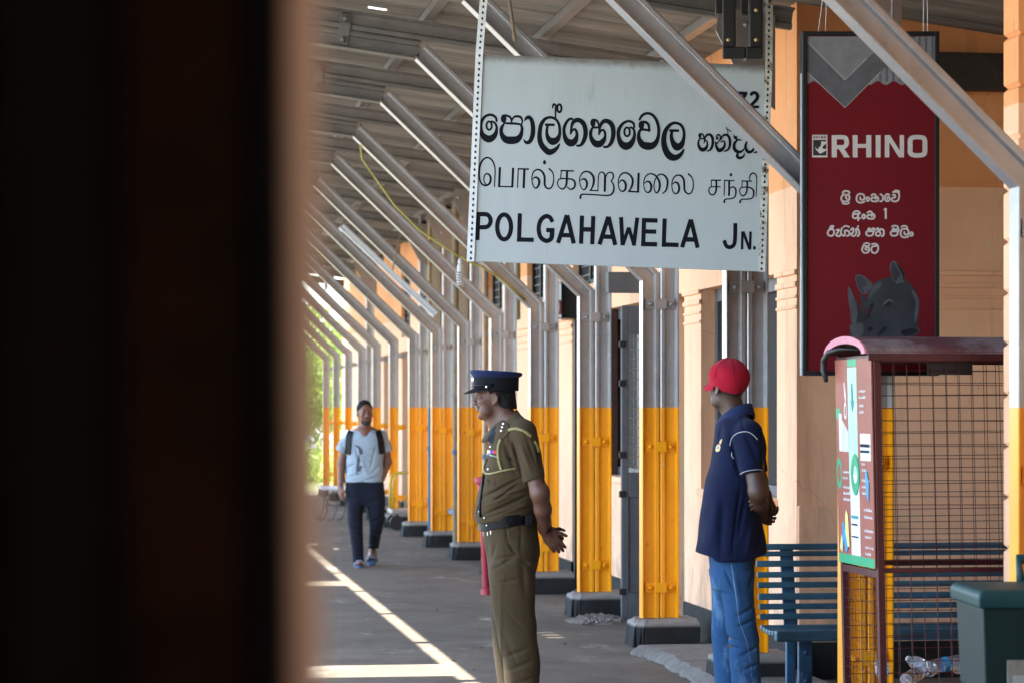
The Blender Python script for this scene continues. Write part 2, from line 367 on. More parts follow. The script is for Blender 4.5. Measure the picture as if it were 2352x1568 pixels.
# doorways: leaf of the near one stands open across the platform wall
def door_leaf(y, x0, x1, swing=0):
    m = MB(); t = .045
    m.box(x0, x0 + .055, y, y + t, .02, 2.42).box(x1 - .055, x1, y, y + t, .02, 2.42).box((x0 + x1) / 2 - .02, (x0 + x1) / 2 + .02, y + .002, y + t - .002, 1.05, 2.2)
    m.box(x0 + .055, x1 - .055, y, y + t, 2.2, 2.42).box(x0 + .055, x1 - .055, y, y + t, .95, 1.14).box(x0 + .055, x1 - .055, y, y + t, .02, .22)
    m.box(x0 + .055, x1 - .055, y + .015, y + t - .01, .22, .95)
    m.box(x0 + .14, x1 - .14, y + .006, y + .016, .28, .89)
    d = m.build('door', mt_grey, bld, bevel=.006)
    g = MB(); z = 1.18
    while z < 2.2:
        g.box(x0 + .05, x1 - .05, y + .012, y + .02, z, z + .008); z += .075
    for k in range(1, 9):
        xx = x0 + .05 + (x1 - x0 - .1) * k / 9
        g.box(xx, xx + .006, y + .02, y + .026, 1.1, 2.22)
    g.build('grille', mt_alu, d)
    for z in (.2, .95, 1.25, 1.8, 2.1): MB().box(x0 - .02, x0 + .03, y - .012, y + .02, z, z + .05).build('hinge', mt_black, d, bevel=.005)
door_leaf(18.87, 3.70, 4.22)
d2 = MB().box(3.958, 4.5, 22.41, 22.46, .0, 2.45).build('door', mt_black, bld, bevel=.004)
MB().box(3.60, XW, 18.9, 19.0, 2.52, 2.68).build('lintel', mt_grey, bld, bevel=.008)
# dark beam across the recess
MB().box(4.15, 8.2, YC - .15, YC - .028, 3.56, 3.78).build('beam', M('sooty_beam', (.03, .024, .02), .7, var=.5, vs=6), bld, bevel=.006)

# rusticated pillar at the near side of the recess
pil = thing('rusticated_pillar', 'peach pillar of grooved plaster blocks at the right edge behind the nearest column', 'pillar', (3.85, 10.56, 0))
mb = MB(); z = -.13 + .228
mb.box(0, .75, 0, .19, 0, z)
while z < 4.4:
    zz = z + .228; g = .016
    rings = []
    for h, o in ((z, g), (z + g, 0), (zz - g, 0), (zz, g)):
        rings.append([(o, o, h), (.75, o, h), (.75, .19 - o, h), (o, .19 - o, h)])
    mb.ring(rings, cap=False); z = zz
mb.build('shaft', mt_wall, pil, bevel=.004)
MB().box(.04, .043, -.0, .19, 0, .2).box(-.012, .75, -.012, .2, 0, .21).build('plinth', mt_skirt, pil, bevel=.006)

# ------------------------------------------------------------------ canopy frames made of old rails
CX = 3.451; Y0 = 14.45; DY = 2.467
PROF = [(0, -.050), (0, .050), (.003, .052), (.009, .052), (.020, .010), (.026, .0085), (.086, .0085), (.094, .029), (.098, .031), (.118, .031), (.1245, .027), (.127, .020), (.127, -.020), (.1245, -.027), (.118, -.031), (.098, -.031), (.094, -.029), (.086, -.0085), (.026, -.0085), (.020, -.010), (.009, -.052), (.003, -.052)]
def rail_sweep(path, side):                # path in (x,z); side +1: head to the right of travel
    path = [Vector(p) for p in path]; n = len(path); rings = []
    for i, p in enumerate(path):
        d0 = (path[i] - path[i - 1]).normalized() if i else (path[1] - path[0]).normalized()
        d1 = (path[i + 1] - path[i]).normalized() if i < n - 1 else d0
        n0 = Vector((d0.y, -d0.x)) * side; n1 = Vector((d1.y, -d1.x)) * side
        m = (n0 + n1).normalized(); m = m / m.dot(n0)
        rings.append([(p.x + m.x * u, v, p.y + m.y * u) for u, v in PROF])
    return MB().ring(rings)
def clamp_mb(cx, cz, ang=0):
    mb = MB(); mb.M = Matrix.Translation((cx, 0, cz)) @ Matrix.Rotation(ang, 4, 'Y')
    h = .036
    mb.box(-.105, -.038, -.024, -.010, -h, h).box(.038, .105, -.024, -.010, -h, h).box(-.042, .042, -.048, -.031, -h, h)
    mb.box(-.044, -.036, -.046, -.012, -h, h).box(.036, .044, -.046, -.012, -h, h)
    for q in (-.072, .072):
        mb.lathe([(.020, -.008), (.020, -.034), (.015, -.038), (.011, -.052), (.0, -.054)], (q, 0, 0), 8, 'y')
    return mb
BR = [(0, .19), (0, 2.51), (-1.575, 4.013)]
RAFT = [(-1.545, 4.0), (-3.95, 4.0 + .13 * 2.39)]
def make_frame(label, group):
    t = thing('canopy_column', label, 'column', (CX, Y0, 0), 0, group)
    rail_sweep(BR, 1).build('brace_rail', mt_rail, t, smooth='auto')
    rail_sweep(RAFT, 1).build('rafter_rail', mt_raft, t, smooth='auto')
    rail_sweep([(.258, .19), (.258, 4.12)], -1).build('post_rail', mt_rail, t, smooth='auto')
    ztop = 4.0 + .262 / math.cos(math.atan(.13))
    rail_sweep([(.42, ztop - .13 * (.42 + 1.561)), (-3.95, ztop + .13 * 2.39)], -1).build('rafter_rail', mt_raft, t, smooth='auto')
    for z in (2.35, 1.37, .40): clamp_mb(.131, z).build('clamp', mt_rail, t, bevel=.003)
    sl = math.atan(.13)
    for x in (-2.05, -2.95): clamp_mb(x, 4.0 + .131 + .13 * (-1.561 - x), math.pi / 2 + sl).build('clamp', mt_raft, t, bevel=.003)
    # gusset plate where post and rafter meet
    g = MB().prism([(-.06, 3.86), (.12, 3.52), (.30, 3.40), (.30, 3.96), (-.04, 4.0)], .012); g.M = None
    g.v = [(x, y - .044, z) for x, y, z in g.v]
    for bx, bz in ((0, 3.9), (.12, 3.9), (.2, 3.75), (.12, 3.7)):
        g.lathe([(.018, -.045), (.018, -.056), (.01, -.06), (.0, -.066)], (bx, 0, bz), 8, 'y')
    g.build('gusset_plate', mt_alu, t)
    # plinth block
    random.seed(4)
    p = MB(); rings = []
    for z, o in ((0, 0), (.13, .006), (.165, .02), (.185, .05)):
        base = [(-.085 + o, -.14 + o), (-.02 + o, -.2 + o), (.37, -.2 + o), (.37, .2 - o), (-.05 + o, .2 - o), (-.085 + o, .12 - o)]
        fine = []
        for i in range(len(base)):
            a, b = base[i], base[(i + 1) % len(base)]
            for k in range(7): fine.append((a[0] + (b[0] - a[0]) * k / 7 + random.uniform(-.010, .010), a[1] + (b[1] - a[1]) * k / 7 + random.uniform(-.010, .010), z + random.uniform(-.006, .008) * (z > .05)))
        rings.append(fine)
    p.ring(rings); p.build('plinth', mt_plinth, t, smooth='auto')
    return t
mt_plinth = M('black_plinth_paint', (.018, .018, .018), .75, spec=.15, var=.4, vs=8, bump=.6, bs=22, col2=(.11, .105, .095), c2=.62, c2s=6)
def dusty_top(m, z):
    n = m.node_tree.nodes; l = m.node_tree.links; b = n['Principled BSDF']
    src = b.inputs['Base Color'].links[0].from_socket
    zs = n.new('ShaderNodeTexCoord'); sp = n.new('ShaderNodeSeparateXYZ'); l.new(zs.outputs['Object'], sp.inputs[0])
    mr = n.new('ShaderNodeMapRange'); mr.inputs['From Min'].default_value = z - .02; mr.inputs['From Max'].default_value = z; l.new(sp.outputs['Z'], mr.inputs['Value'])
    mx = n.new('ShaderNodeMix'); mx.data_type = 'RGBA'; l.new(mr.outputs['Result'], mx.inputs['Factor']); l.new(src, mx.inputs['A']); mx.inputs['B'].default_value = (.23, .21, .185, 1)
    l.new(mx.outputs['Result'], b.inputs['Base Color'])
dusty_top(mt_plinth, .155)
per_object(mt_plinth)
def copy_tree(o, parent=None, skip=()):
    c = o.copy(); COL.objects.link(c); c.parent = parent
    for ch in o.children:
        if ch.name not in skip: copy_tree(ch, c)
    return c
GRP = 'silver and yellow rail columns along the platform'
FR = {-2: 'nearest silver and yellow rail column, cut off by the right edge of the picture',
      -1: 'silver and yellow rail column seen through the wire recycling cage',
      0: 'silver and yellow rail column directly behind the man in the red cap',
      1: 'silver and yellow rail column between the red-capped man and the open grey door',
      2: 'silver and yellow rail column just left of the open grey grille door',
      3: 'silver and yellow rail column behind the officer\'s clasped hands',
      4: 'silver and yellow rail column hidden behind the officer\'s body',
      5: 'silver and yellow rail column beside the officer\'s chest, with the red post in front',
      6: 'second silver and yellow rail column to the left of the officer',
      7: 'third silver and yellow rail column to the left of the officer, beside a blue pipe',
      8: 'silver and yellow rail column behind the yellow trolley handle',
      9: 'silver and yellow rail column just behind the walking man\'s left shoulder',
      10: 'silver and yellow rail column behind the walking man\'s head',
      11: 'silver and yellow rail column just left of the walking man\'s head',
      12: 'second last silver and yellow rail column at the far end of the platform',
      13: 'last and farthest silver and yellow rail column, against the bright trees'}
proto = make_frame(FR[-2], GRP)
for k in sorted(FR):
    o = proto if k == -2 else copy_tree(proto, None, ('post_rail', 'gusset_plate') if k in (8, 9, 11, 12, 13) else ())
    o.location = (CX, Y0 + DY * k, 0); o['label'] = FR[k]

# ------------------------------------------------------------------ canopy roof
roof = thing('canopy_roof', 'weathered corrugated canopy roof on rail rafters above the platform', 'roof', (0, 0, 0))
def zr(x): return 4.355 - .13 * (x - 1.89)
def sheet(x0, x1, y0, y1, nx, holes=()):
    per = 6; ny = int((y1 - y0) / .076 * per); ys = np.linspace(y0, y1, ny + 1); xs = np.linspace(x0, x1, nx + 1)
    mb = MB(); v = []; f = []
    for i, x in enumerate(xs):
        for y in ys: v.append((x, y, zr(x) + .010 * math.sin(2 * math.pi * y / .076)))
    n = ny + 1
    for i in range(nx):
        for j in range(ny):
            ym = (ys[j] + ys[j + 1]) / 2; xm = (xs[i] + xs[i + 1]) / 2
            if any(abs(ym - h[1]) < h[2] and abs(xm - h[0]) < (x1 - x0) / nx / 2 for h in holes): continue
            f.append((i * n + j, i * n + j + 1, (i + 1) * n + j + 1, (i + 1) * n + j))
    mb.v = v; mb.f = f
    return mb
OFX, OFY = .3 * 4.5, .1 * 4.5
holes = []
for gx, gy, r in ((2.75, 19.2, .008), (2.82, 18.7, .008), (2.86, 18.35, .008), (2.9, 18.0, .008), (2.92, 17.8, .008), (2.94, 17.6, .008), (2.1, 30, .12), (2.3, 29, .1), (2.6, 26, .06)):
    holes.append((gx - .3 * 4.35, gy - OFY, r))
sheet(.675, 9.0, 4, 46.6, 64, holes).build('roof_sheet', mt_roof, roof, smooth=True)
XL = -.95
for a, b in ((4, 14.72), (15.42, 22.55), (23.15, 46.6)):
    sheet(XL, .575, a, b, 2).build('roof_sheet', mt_roof, roof, smooth=True)
MB().box(-1.0, 8.0, -46, 4, 4.6, 4.62).build('roof_sheet', mt_roof, roof)
for x in (-.6, 1.05, 1.98, 2.78, 3.6):
    z = zr(x) - .012
    MB().box(x - .035, x + .035, 4, 46.5, z - .055, z - .05).box(x + .03, x + .035, 4, 46.5, z - .05, z).box(x - .035, x - .03, 4, 46.5, z - .05, z).build('purlin', mt_alu, roof)
# ------------------------------------------------------------------ the coach whose doorway the picture is taken from
mt_jamb = M('dark_varnished_wood', (.085, .030, .009), .5, var=.5, vs=14, bump=.1, col2=(.03, .014, .008), c2=.55, c2s=9)
mt_olive = M('dark_olive_paint', (.036, .031, .021), .55, var=.2, vs=5, bump=.05)
mt_rubber = M('door_rubber', (.006, .007, .014), .6, var=.2, bump=.05)
mt_tan = M('tan_door_trim', (.80, .57, .44), .5, var=.08, vs=6, bump=.1)
mt_coach = M('coach_paint', (.06, .015, .012), .4, var=.1, bump=.05)
co = thing('railway_coach', 'dark brown coach doorway with a blurred tan trim filling the left foreground', 'railway coach', (0, 0, 0))
ZC = 1.15
def door_piece(name, xa, xb, za, zb, mt, bev=.002, lean=.004, smooth=False):
    s = FPX / ZC; a, b = (xa - 1176) / s, (xb - 1176) / s
    m = MB(); rings = []
    for h in (.12, 2.9):
        k = -lean * (h - EYE) / 1.0
        q = [(a + k, za), (b + k, za), (b + k, zb), (a + k, zb)]
        rings.append([(x * CS + z * SN, -x * SN + z * CS, h) for x, z in q])
    m.ring(rings)
    return m.build(name, mt, co, bevel=bev, smooth=smooth)
door_piece('inner_panel', -900, 36, ZC - .03, ZC + .05, mt_black)
door_piece('inner_panel', 40, 268, ZC - .012, ZC + .05, mt_olive)
door_piece('bead', 268, 298, ZC - .018, ZC + .05, mt_rubber, .003)
door_piece('door_panel', 298, 574, ZC - .006, ZC + .05, mt_jamb)
door_piece('rubber_seal', 574, 666, ZC - .014, ZC + .05, mt_rubber, .006)
s_ = FPX / ZC; m = MB(); rings = []                       # rounded trim turned towards the platform
for h in (.12, 2.9):
    k = -.008 * (h - EYE); q = []
    for t in np.linspace(0, 1, 9): q.append(((668 - 1176) / s_ + .0085 * math.sin(t * 1.5) + k, ZC - .012 + .030 * (1 - math.cos(t * 1.5))))
    q += [((668 - 1176) / s_ + .008 + k, ZC + .08), ((668 - 1176) / s_ + k, ZC + .08)]
    rings.append([(x * CS + z * SN, -x * SN + z * CS, h) for x, z in q])
m.ring(rings); m.build('edge_trim', mt_tan, co, smooth='auto')
MB().box(-2.8, .075, -46, -.7, .1, .14).box(-2.8, .075, -.7, 3.6, .1, .14).build('floor', mt_black, co)
MB().box(.045, .075, -46, -.5, .14, 2.9).build('side_wall', mt_coach, co)
MB().box(.00, .03, 1.3, 3.6, .14, 2.9).build('side_wall', mt_coach, co)
MB().box(-2.83, -2.8, -46, 3.6, .1, 2.9).build('side_wall', mt_coach, co)
MB().box(-2.8, -.5, 1.24, 1.28, .14, 2.9).build('partition', mt_olive, co)
MB().box(-2.8, .075, -2.3, -2.26, .14, 2.9).build('partition', mt_olive, co)
m = MB(); rings = []
for y in (-46, 3.6): rings.append([(-2.85, y, 2.9), (-2.3, y, 3.25), (-1.4, y, 3.36), (-.5, y, 3.25), (.06, y, 2.9)])
m.ring(rings); m.build('coach_roof', M('coach_roof_paint', (.12, .12, .12), .6), co)
# unseen near wing of the station, added to cut light from behind and right
wing = thing('added_station_wing', 'unseen near wing of the station building, added beside the viewer to cut light', 'building')
MB().box(4.3, 8, -46, 10.2, 0, 4.6).build('wall', mt_wall, wing)

MB().box(7.9, 8.2, 10, 14.7, 0, 4.6).build('added_recess_wall', mt_wall, wing)  # unseen wall added to keep light from coming in on the right
# ------------------------------------------------------------------ hanging station name board
mt_board = M('white_board_enamel', (.43, .475, .475), .5, var=.05, vs=3, bump=.12, bs=5, col2=(.355, .385, .38), c2=.6, c2s=6, stretch=(1.5, 1, .25))
mt_ink = M('black_lettering', (.003, .004, .008), .6, var=.1, bump=0, spec=.15)
mt_rust = M('rusty_slotted_angle', (.62, .62, .55), .6, .2, var=.2, vs=15, bump=.4, bs=60, col2=(.16, .09, .035), c2=.52, c2s=18)
mt_slot = M('slotted_angle', (.72, .74, .74), .5, .1, var=.1, vs=20, bump=.2, col2=(.30, .22, .13), c2=.66, c2s=25)
mt_grime = M('grimy_board_edge', (.20, .19, .17), .8, var=.4, vs=14, bump=.3, bs=40)
SB = 422.0
def board_root(name, label, cat, x, y, s):
    p = W(x, s, y)
    return thing(name, label, cat, p, -TH)
sb = board_root('station_sign', 'large white hanging station name board lettered in three scripts', 'sign', 1100, 125, SB)
L = lambda x, y: ((x - 1100) / SB, (125 - y) / SB)
MB().prism([L(1100, 125), L(1757, 151), L(1746, 624), L(1075, 600)], .02).build('board', mt_board, sb, bevel=.003)
def board_dirt(m):
    n = m.node_tree.nodes; l = m.node_tree.links; b = n['Principled BSDF']; src = b.inputs['Base Color'].links[0].from_socket
    tc = n.new('ShaderNodeTexCoord'); sp = n.new('ShaderNodeSeparateXYZ'); l.new(tc.outputs['Object'], sp.inputs[0])
    a = n.new('ShaderNodeMath'); a.operation = 'MULTIPLY_ADD'; l.new(sp.outputs['X'], a.inputs[0]); a.inputs[1].default_value = .040; l.new(sp.outputs['Z'], a.inputs[2])
    nz = n.new('ShaderNodeTexNoise'); nz.inputs['Scale'].default_value = 16; nz.inputs['Detail'].default_value = 7; nz.inputs['Roughness'].default_value = .75; l.new(tc.outputs['Object'], nz.inputs['Vector'])
    c = n.new('ShaderNodeMath'); c.operation = 'MULTIPLY_ADD'; l.new(nz.outputs['Fac'], c.inputs[0]); c.inputs[1].default_value = -.055; l.new(a.outputs[0], c.inputs[2])
    mr = n.new('ShaderNodeMapRange'); mr.interpolation_type = 'SMOOTHSTEP'; mr.inputs['From Min'].default_value = -.085; mr.inputs['From Max'].default_value = -.030; l.new(c.outputs[0], mr.inputs['Value'])
    mx = n.new('ShaderNodeMix'); mx.data_type = 'RGBA'; l.new(mr.outputs['Result'], mx.inputs['Factor']); l.new(src, mx.inputs['A']); mx.inputs['B'].default_value = (.17, .16, .145, 1); l.new(mx.outputs['Result'], b.inputs['Base Color'])
board_dirt(mt_board)
weather(mt_board, [((14, 1, 1.1), 7, .60, .08, (.40, .42, .40), .6, None), ((40, 1, 30), 5, .70, .02, (.22, .16, .10), .7, None)])
def angle_strip(pts, w, mt, hole_mt, fold):
    m = MB()
    for i in range(len(pts) - 1):
        a, b = L(*pts[i]), L(*pts[i + 1]); ww = w / SB
        m.add([(a[0], -.012, a[1]), (a[0] + ww, -.012, a[1]), (b[0] + ww, -.012, b[1]), (b[0], -.012, b[1]),
               (a[0], -.008, a[1]), (a[0] + ww, -.008, a[1]), (b[0] + ww, -.008, b[1]), (b[0], -.008, b[1])],
              [(0, 3, 2, 1), (4, 5, 6, 7), (0, 1, 5, 4), (2, 3, 7, 6), (1, 2, 6, 5), (3, 0, 4, 7)])
        e = 0 if fold < 0 else ww
        m.add([(a[0] + e, -.012, a[1]), (b[0] + e, -.012, b[1]), (b[0] + e, .03, b[1]), (a[0] + e, .03, a[1]),
               (a[0] + e + fold * .003, -.012, a[1]), (b[0] + e + fold * .003, -.012, b[1]), (b[0] + e + fold * .003, .03, b[1]), (a[0] + e + fold * .003, .03, a[1])],
              [(0, 1, 2, 3), (7, 6, 5, 4), (0, 4, 5, 1), (2, 6, 7, 3)])
    st = m.build('hanger_strip', mt, sb)
    h = Ink(lambda x, y: L(x, y)); h.k = 620
    for i in range(len(pts) - 1):
        (x0, y0), (x1, y1) = pts[i], pts[i + 1]; n = max(1, int(math.hypot(x1 - x0, y1 - y0) / 13.2))
        for k in range(n):
            t = (k + .5) / n; h.dot(x0 + (x1 - x0) * t + w * .5, y0 + (y1 - y0) * t, 2.6, 3.4, 10)
    h.build('hole', hole_mt, st)
angle_strip([(1109, -70), (1094, 118), (1093, 140), (1073, 601)], 16, mt_slot, mt_black, -1)
angle_strip([(1760, -70), (1757, 160), (1741, 625)], 15, mt_rust, mt_black, 1)
# lettering
A = zoomtf(1780, 370, 4.523, SB, 1100, 125); B = zoomtf(2280, 370, 3.92, SB, 1100, 125)
C = zoomtf(1780, 570, 4.523, SB, 1100, 125); D = zoomtf(2280, 570, 3.92, SB, 1100, 125)
E = zoomtf(1760, 770, 4.3556, SB, 1100, 125); F = zoomtf(2280, 770, 3.92, SB, 1100, 125)
G0 = zoomtf(2600, 0, 3.92, SB, 1100, 125)
i = Ink(A)
i.st([(372,383,38),(360,330,42),(310,288,46),(245,280,46),(170,315,48),(115,395,58),(100,490,62),(118,590,80),(165,655,105),(240,690,122),(310,660,105),(355,600,75),(373,520,48),(366,460,42),(335,412,38),(290,390,34)]).oval(245, 463, 45, 70, 36)
i.dot(491, 346, 50, 70).st([(480,292,34),(530,290,38),(590,312,40),(618,350,36),(628,405,30)]).st([(632,370,28),(665,320,36),(720,304,42),(778,320,42),(806,370,32),(802,420,28),(786,446,24)])
i.st([(500,418,26),(570,424,40),(700,430,42),(775,445,38),(802,500,50),(797,570,58),(770,645,88),(710,700,122),(620,712,132),(535,700,122),(480,650,92),(452,580,66),(455,505,62),(500,425,30)])
i.st([(848,378,20),(880,335,56),(925,322,65),(965,370,70),(985,450,75),(990,550,78),(975,650,78),(940,725,70),(895,750,62),(855,735,45),(834,700,18)])
i.line((1192,447),(1358,450),44).st([(1235,470,45),(1225,530,46),(1228,620,60),(1262,695,92),(1325,730,126),(1395,700,100),(1438,620,58),(1443,530,50),(1428,440,45),(1385,365,45),(1320,328,48),(1250,326,48),(1182,362,58),(1125,450,68),(1105,560,72),(1102,680,84),(1128,775,92),(1182,852,100),(1260,912,104),(1340,888,84),(1400,838,56),(1436,780,30)])
i.st([(1370,335,28),(1371,240,30),(1375,160,40)]).st([(1322,165,20),(1330,120,36),(1352,100,36),(1378,125,36),(1388,170,44)]).oval(1436, 168, 36, 66, 38)
i.st([(1655,348,40),(1610,352,44),(1560,402,50),(1520,490,55),(1516,580,55),(1540,680,80),(1580,735,110),(1640,757,125),(1700,722,100),(1732,640,60),(1728,570,45),(1700,527,45),(1670,532,36),(1640,580,28),(1622,605,24)]).st([(1624,592,26),(1640,500,40),(1662,420,60),(1712,374,75),(1780,374,80),(1845,430,80),(1878,530,80),(1876,640,76),(1840,740,68),(1792,798,46),(1738,802,40)])
i.dot(2005, 415, 45, 68).st([(2000,364,34),(2050,368,40),(2092,408,36),(2104,470,28)]).line((1985,494),(2112,494),38).st([(2000,492,34),(1970,565,55),(1968,640,60),(2000,720,85),(2060,772,115),(2125,770,112),(2188,710,80),(2212,640,45),(2206,570,40),(2172,537,40),(2135,560,34),(2105,615,26)]).st([(2106,600,26),(2122,500,45),(2150,430,60),(2200,386,72),(2270,395,80),(2330,460,82),(2352,560,80),(2345,660,75),(2310,760,65),(2252,820,46),(2195,824,40)])
i.tf = B
i.st([(385,425,30),(375,370,36),(330,340,38),(275,340,38),(210,380,45),(160,460,55),(153,550,55),(180,640,80),(225,690,105),(275,702,112),(330,672,92),(375,600,60),(390,520,42),(375,455,35),(330,425,30)]).oval(280, 493, 40, 64, 32)
i.st([(463,315,30),(490,265,40),(540,228,40),(600,222,40),(665,255,42),(715,330,45),(742,430,45),(742,540,48),(715,630,65),(660,690,95),(585,703,115),(510,680,100),(460,610,70),(450,540,50),(465,480,42),(500,458,40),(560,464,36),(612,465,32)]).dot(490, 394, 43, 62).st([(490,350,38),(550,350,40),(592,385,40),(602,440,34),(600,480,28)])
i.line((900,473),(1045,476),40).st([(938,490,42),(930,560,50),(950,640,70),(985,695,100),(1020,715,110),(1070,690,90),(1105,620,55),(1118,540,42),(1108,460,42),(1070,392,42),(1010,365,42),(950,368,45),(890,410,55),(840,490,65),(820,590,75),(825,690,85),(860,790,95),(910,850,105),(970,873,95),(1030,855,75),(1080,810,50),(1110,757,28)])
i.dot(1350, 547, 25, 36).st([(1352,520,20),(1390,528,24),(1406,560,20),(1408,590,16)]).line((1340,592),(1418,593),22).st([(1345,597,25),(1328,640,30),(1330,690,38),(1360,742,55),(1402,755,60),(1445,725,45),(1460,670,28),(1450,627,22),(1430,617,22),(1408,660,15)]).st([(1414,640,16),(1425,580,28),(1460,537,36),(1505,537,40),(1535,590,42),(1538,670,40),(1515,740,36),(1482,770,24),(1455,774,20)])
i.dot(1604, 588, 20, 24).st([(1592,565,22),(1612,536,24),(1640,542,26),(1652,575,22),(1635,622,20),(1600,662,22),(1576,640,16)]).st([(1580,650,20),(1590,700,35),(1620,757,55),(1660,760,55),(1705,717,40),(1716,660,28),(1700,627,22),(1660,642,18)]).st([(1658,612,18),(1680,562,28),(1720,537,34),(1765,552,38),(1790,612,40),(1790,690,38),(1765,752,32),(1714,778,22)]).st([(1762,545,13),(1760,480,13),(1748,452,16),(1738,428,14)]).st([(1765,462,12),(1788,474,16),(1806,488,12)])
i.dot(1876, 580, 27, 27).st([(1852,535,10),(1850,560,22),(1868,590,26)]).line((1880,604),(1962,616),22).st([(1905,614,22),(1862,655,40),(1852,720,46),(1880,772,52),(1930,788,42),(1975,772,30),(1994,746,22)]).st([(1912,800,24),(1897,840,40),(1917,873,46),(1960,873,40),(1994,848,26),(2004,812,16)])
i.st([(2060,610,20),(2030,660,30),(2020,720,40),(2050,780,46),(2090,788,44),(2130,760,34),(2145,700,26),(2120,660,22)]).st([(2150,800,20),(2210,770,34),(2230,690,34),(2200,610,30),(2150,590,26)])
i.tf = G0
i.line((640,1373),(793,1378),48).st([(768,1385,50),(730,1450,48),(700,1530,48),(690,1585,48)], butt=True).st([(840,1408,44),(872,1372,48),(918,1376,50),(944,1420,52),(925,1472,50),(878,1522,48),(836,1572,48)], butt=True).line((814,1574),(964,1578),40)
i.st([(478,1400,44),(510,1362,48),(556,1366,50),(582,1412,52),(562,1465,50),(515,1515,48),(474,1565,48)], butt=True).line((452,1566),(600,1570),40)
i.build('lettering', mt_ink, sb)
i = Ink(C)
i.st([(335,597,18),(341,480,22),(347,330,22),(335,230,25),(290,140,28),(220,100,28),(150,130,32),(95,220,35),(73,350,32),(85,470,30),(125,550,30),(190,573,30),(250,540,38),(272,470,38),(260,410,36),(215,372,28),(170,400,22),(155,470,20),(172,530,18),(200,562,18)])
i.line((428,262),(414,602),40).line((396,588),(655,596),24).line((652,272),(637,608),38)
i.line((740,278),(725,614),19).line((732,290),(922,296),26).line((843,300),(830,619),40)
i.st([(982,475,10),(1008,442,24),(1050,436,35),(1090,480,40),(1090,550,40),(1050,613,30),(1010,603,20),(980,540,20),(970,450,20),(985,370,22),(1020,320,26),(1075,302,28),(1130,325,34),(1170,380,36),(1187,450,36),(1187,540,36),(1205,600,32),(1255,627,28),(1305,600,26),(1335,520,22),(1340,430,20),(1320,350,22),(1288,312,28),(1264,290,28)]).dot(1185, 180, 27, 37)
i.line((1456,322),(1683,327),26).line((1467,315),(1460,450),18).st([(1568,330,38),(1562,450,38),(1558,530,36),(1540,595,30),(1490,634,26),(1430,600,20),(1405,540,20),(1420,482,22),(1460,458,24),(1560,460,24),(1640,466,28),(1690,500,34),(1703,560,34),(1680,615,32),(1625,638,26),(1572,600,20)])
i.st([(1790,490,12),(1830,464,24),(1870,467,36),(1903,520,38),(1898,590,36),(1865,640,26),(1830,635,20),(1795,580,18),(1778,480,18),(1795,410,20),(1840,352,26),(1905,335,28),(1965,360,34),(2010,420,38),(2022,490,38),(2005,580,32),(1965,655,22)]).line((1948,656),(2100,662),22).st([(2090,660,18),(2098,450,18),(2112,375,20),(2155,346,22),(2195,370,28),(2212,420,34)]).line((2212,400),(2205,680),38).st([(2224,425,18),(2250,370,22),(2300,350,22),(2340,370,26),(2352,430,26),(2330,480,24),(2314,500,20),(2345,540,26),(2362,620,30),(2335,705,32),(2260,742,26),(2050,732,25),(1850,722,26),(1803,738,32),(1792,785,38)])
i.tf = D
i.st([(160,465,10),(195,422,22),(235,432,32),(262,490,34),(250,558,32),(210,583,22),(170,555,18),(150,480,16),(158,400,18),(195,332,22),(255,310,24),(315,335,28),(355,390,32),(362,450,32),(345,520,30),(303,590,18)]).line((295,583),(458,592),24).line((450,310),(440,603),34)
i.st([(530,470,10),(570,440,22),(610,447,30),(635,500,32),(625,570,30),(585,601,20),(545,570,16),(525,490,15),(535,400,17),(575,342,20),(635,324,22),(695,350,26),(740,410,30),(760,480,32),(750,560,28),(715,606,22),(685,570,16),(675,500,15),(690,420,17),(730,352,20),(785,332,22),(840,360,28),(872,420,30),(872,490,28),(850,570,24),(803,613,18)])
i.st([(945,480,10),(980,452,22),(1020,460,30),(1045,520,32),(1035,588,30),(995,618,20),(955,585,16),(938,500,15),(948,420,17),(985,362,20),(1030,344,22),(1080,360,28),(1115,420,30),(1120,500,30),(1130,578,28),(1180,620,22),(1225,600,20),(1250,530,18),(1252,450,18),(1235,385,18),(1208,352,24),(1183,330,26)])
i.line((1513,420),(1662,421),20).line((1520,412),(1516,515),14).st([(1590,425,26),(1592,520,26),(1583,590,24),(1545,634,20),(1500,620,18),(1480,570,16),(1495,530,18),(1530,516,18),(1655,517,18)], butt=True)
i.line((1705,422),(1858,427),18).line((1712,420),(1706,648),14).line((1782,430),(1777,650),28).st([(1788,545,12),(1830,517,20),(1870,540,24),(1880,600,24),(1860,668,20),(1800,692,18),(1740,695,18),(1713,712,22),(1709,742,30)]).dot(1807, 340, 19, 25)
i.line((1965,430),(2118,434),18).line((1972,425),(1968,525),14).st([(2045,435,26),(2045,530,26),(2030,608,24),(1985,649,20),(1945,620,16),(1933,570,15),(1955,532,18),(2000,522,18),(2080,527,22),(2130,560,26),(2142,620,24),(2120,678,20),(2060,696,18),(1980,699,18),(1947,717,22),(1940,745,30)]).st([(2085,425,14),(2080,380,16),(2095,337,20),(2135,314,22),(2175,345,20),(2185,420,14),(2177,660,12)])
i.build('lettering', mt_ink, sb)
i = Ink(E)
i.line((148,112),(132,573),68).st([(150,150,72),(270,152,74),(325,185,70),(348,255,70),(325,325,70),(270,360,72),(140,362,72)], butt=True)
i.oval(568, 358, 113, 202, 72, 16).line((825,135),(811,600),70).line((776,562),(1052,569),72)
i.st([(1358,278,66),(1322,208,70),(1255,182,74),(1180,230,74),(1140,320,70),(1135,420,70),(1165,525,72),(1245,582,74),(1318,565,74),(1348,510,78),(1350,375,82)], butt=True).line((1255,408),(1390,411),72)
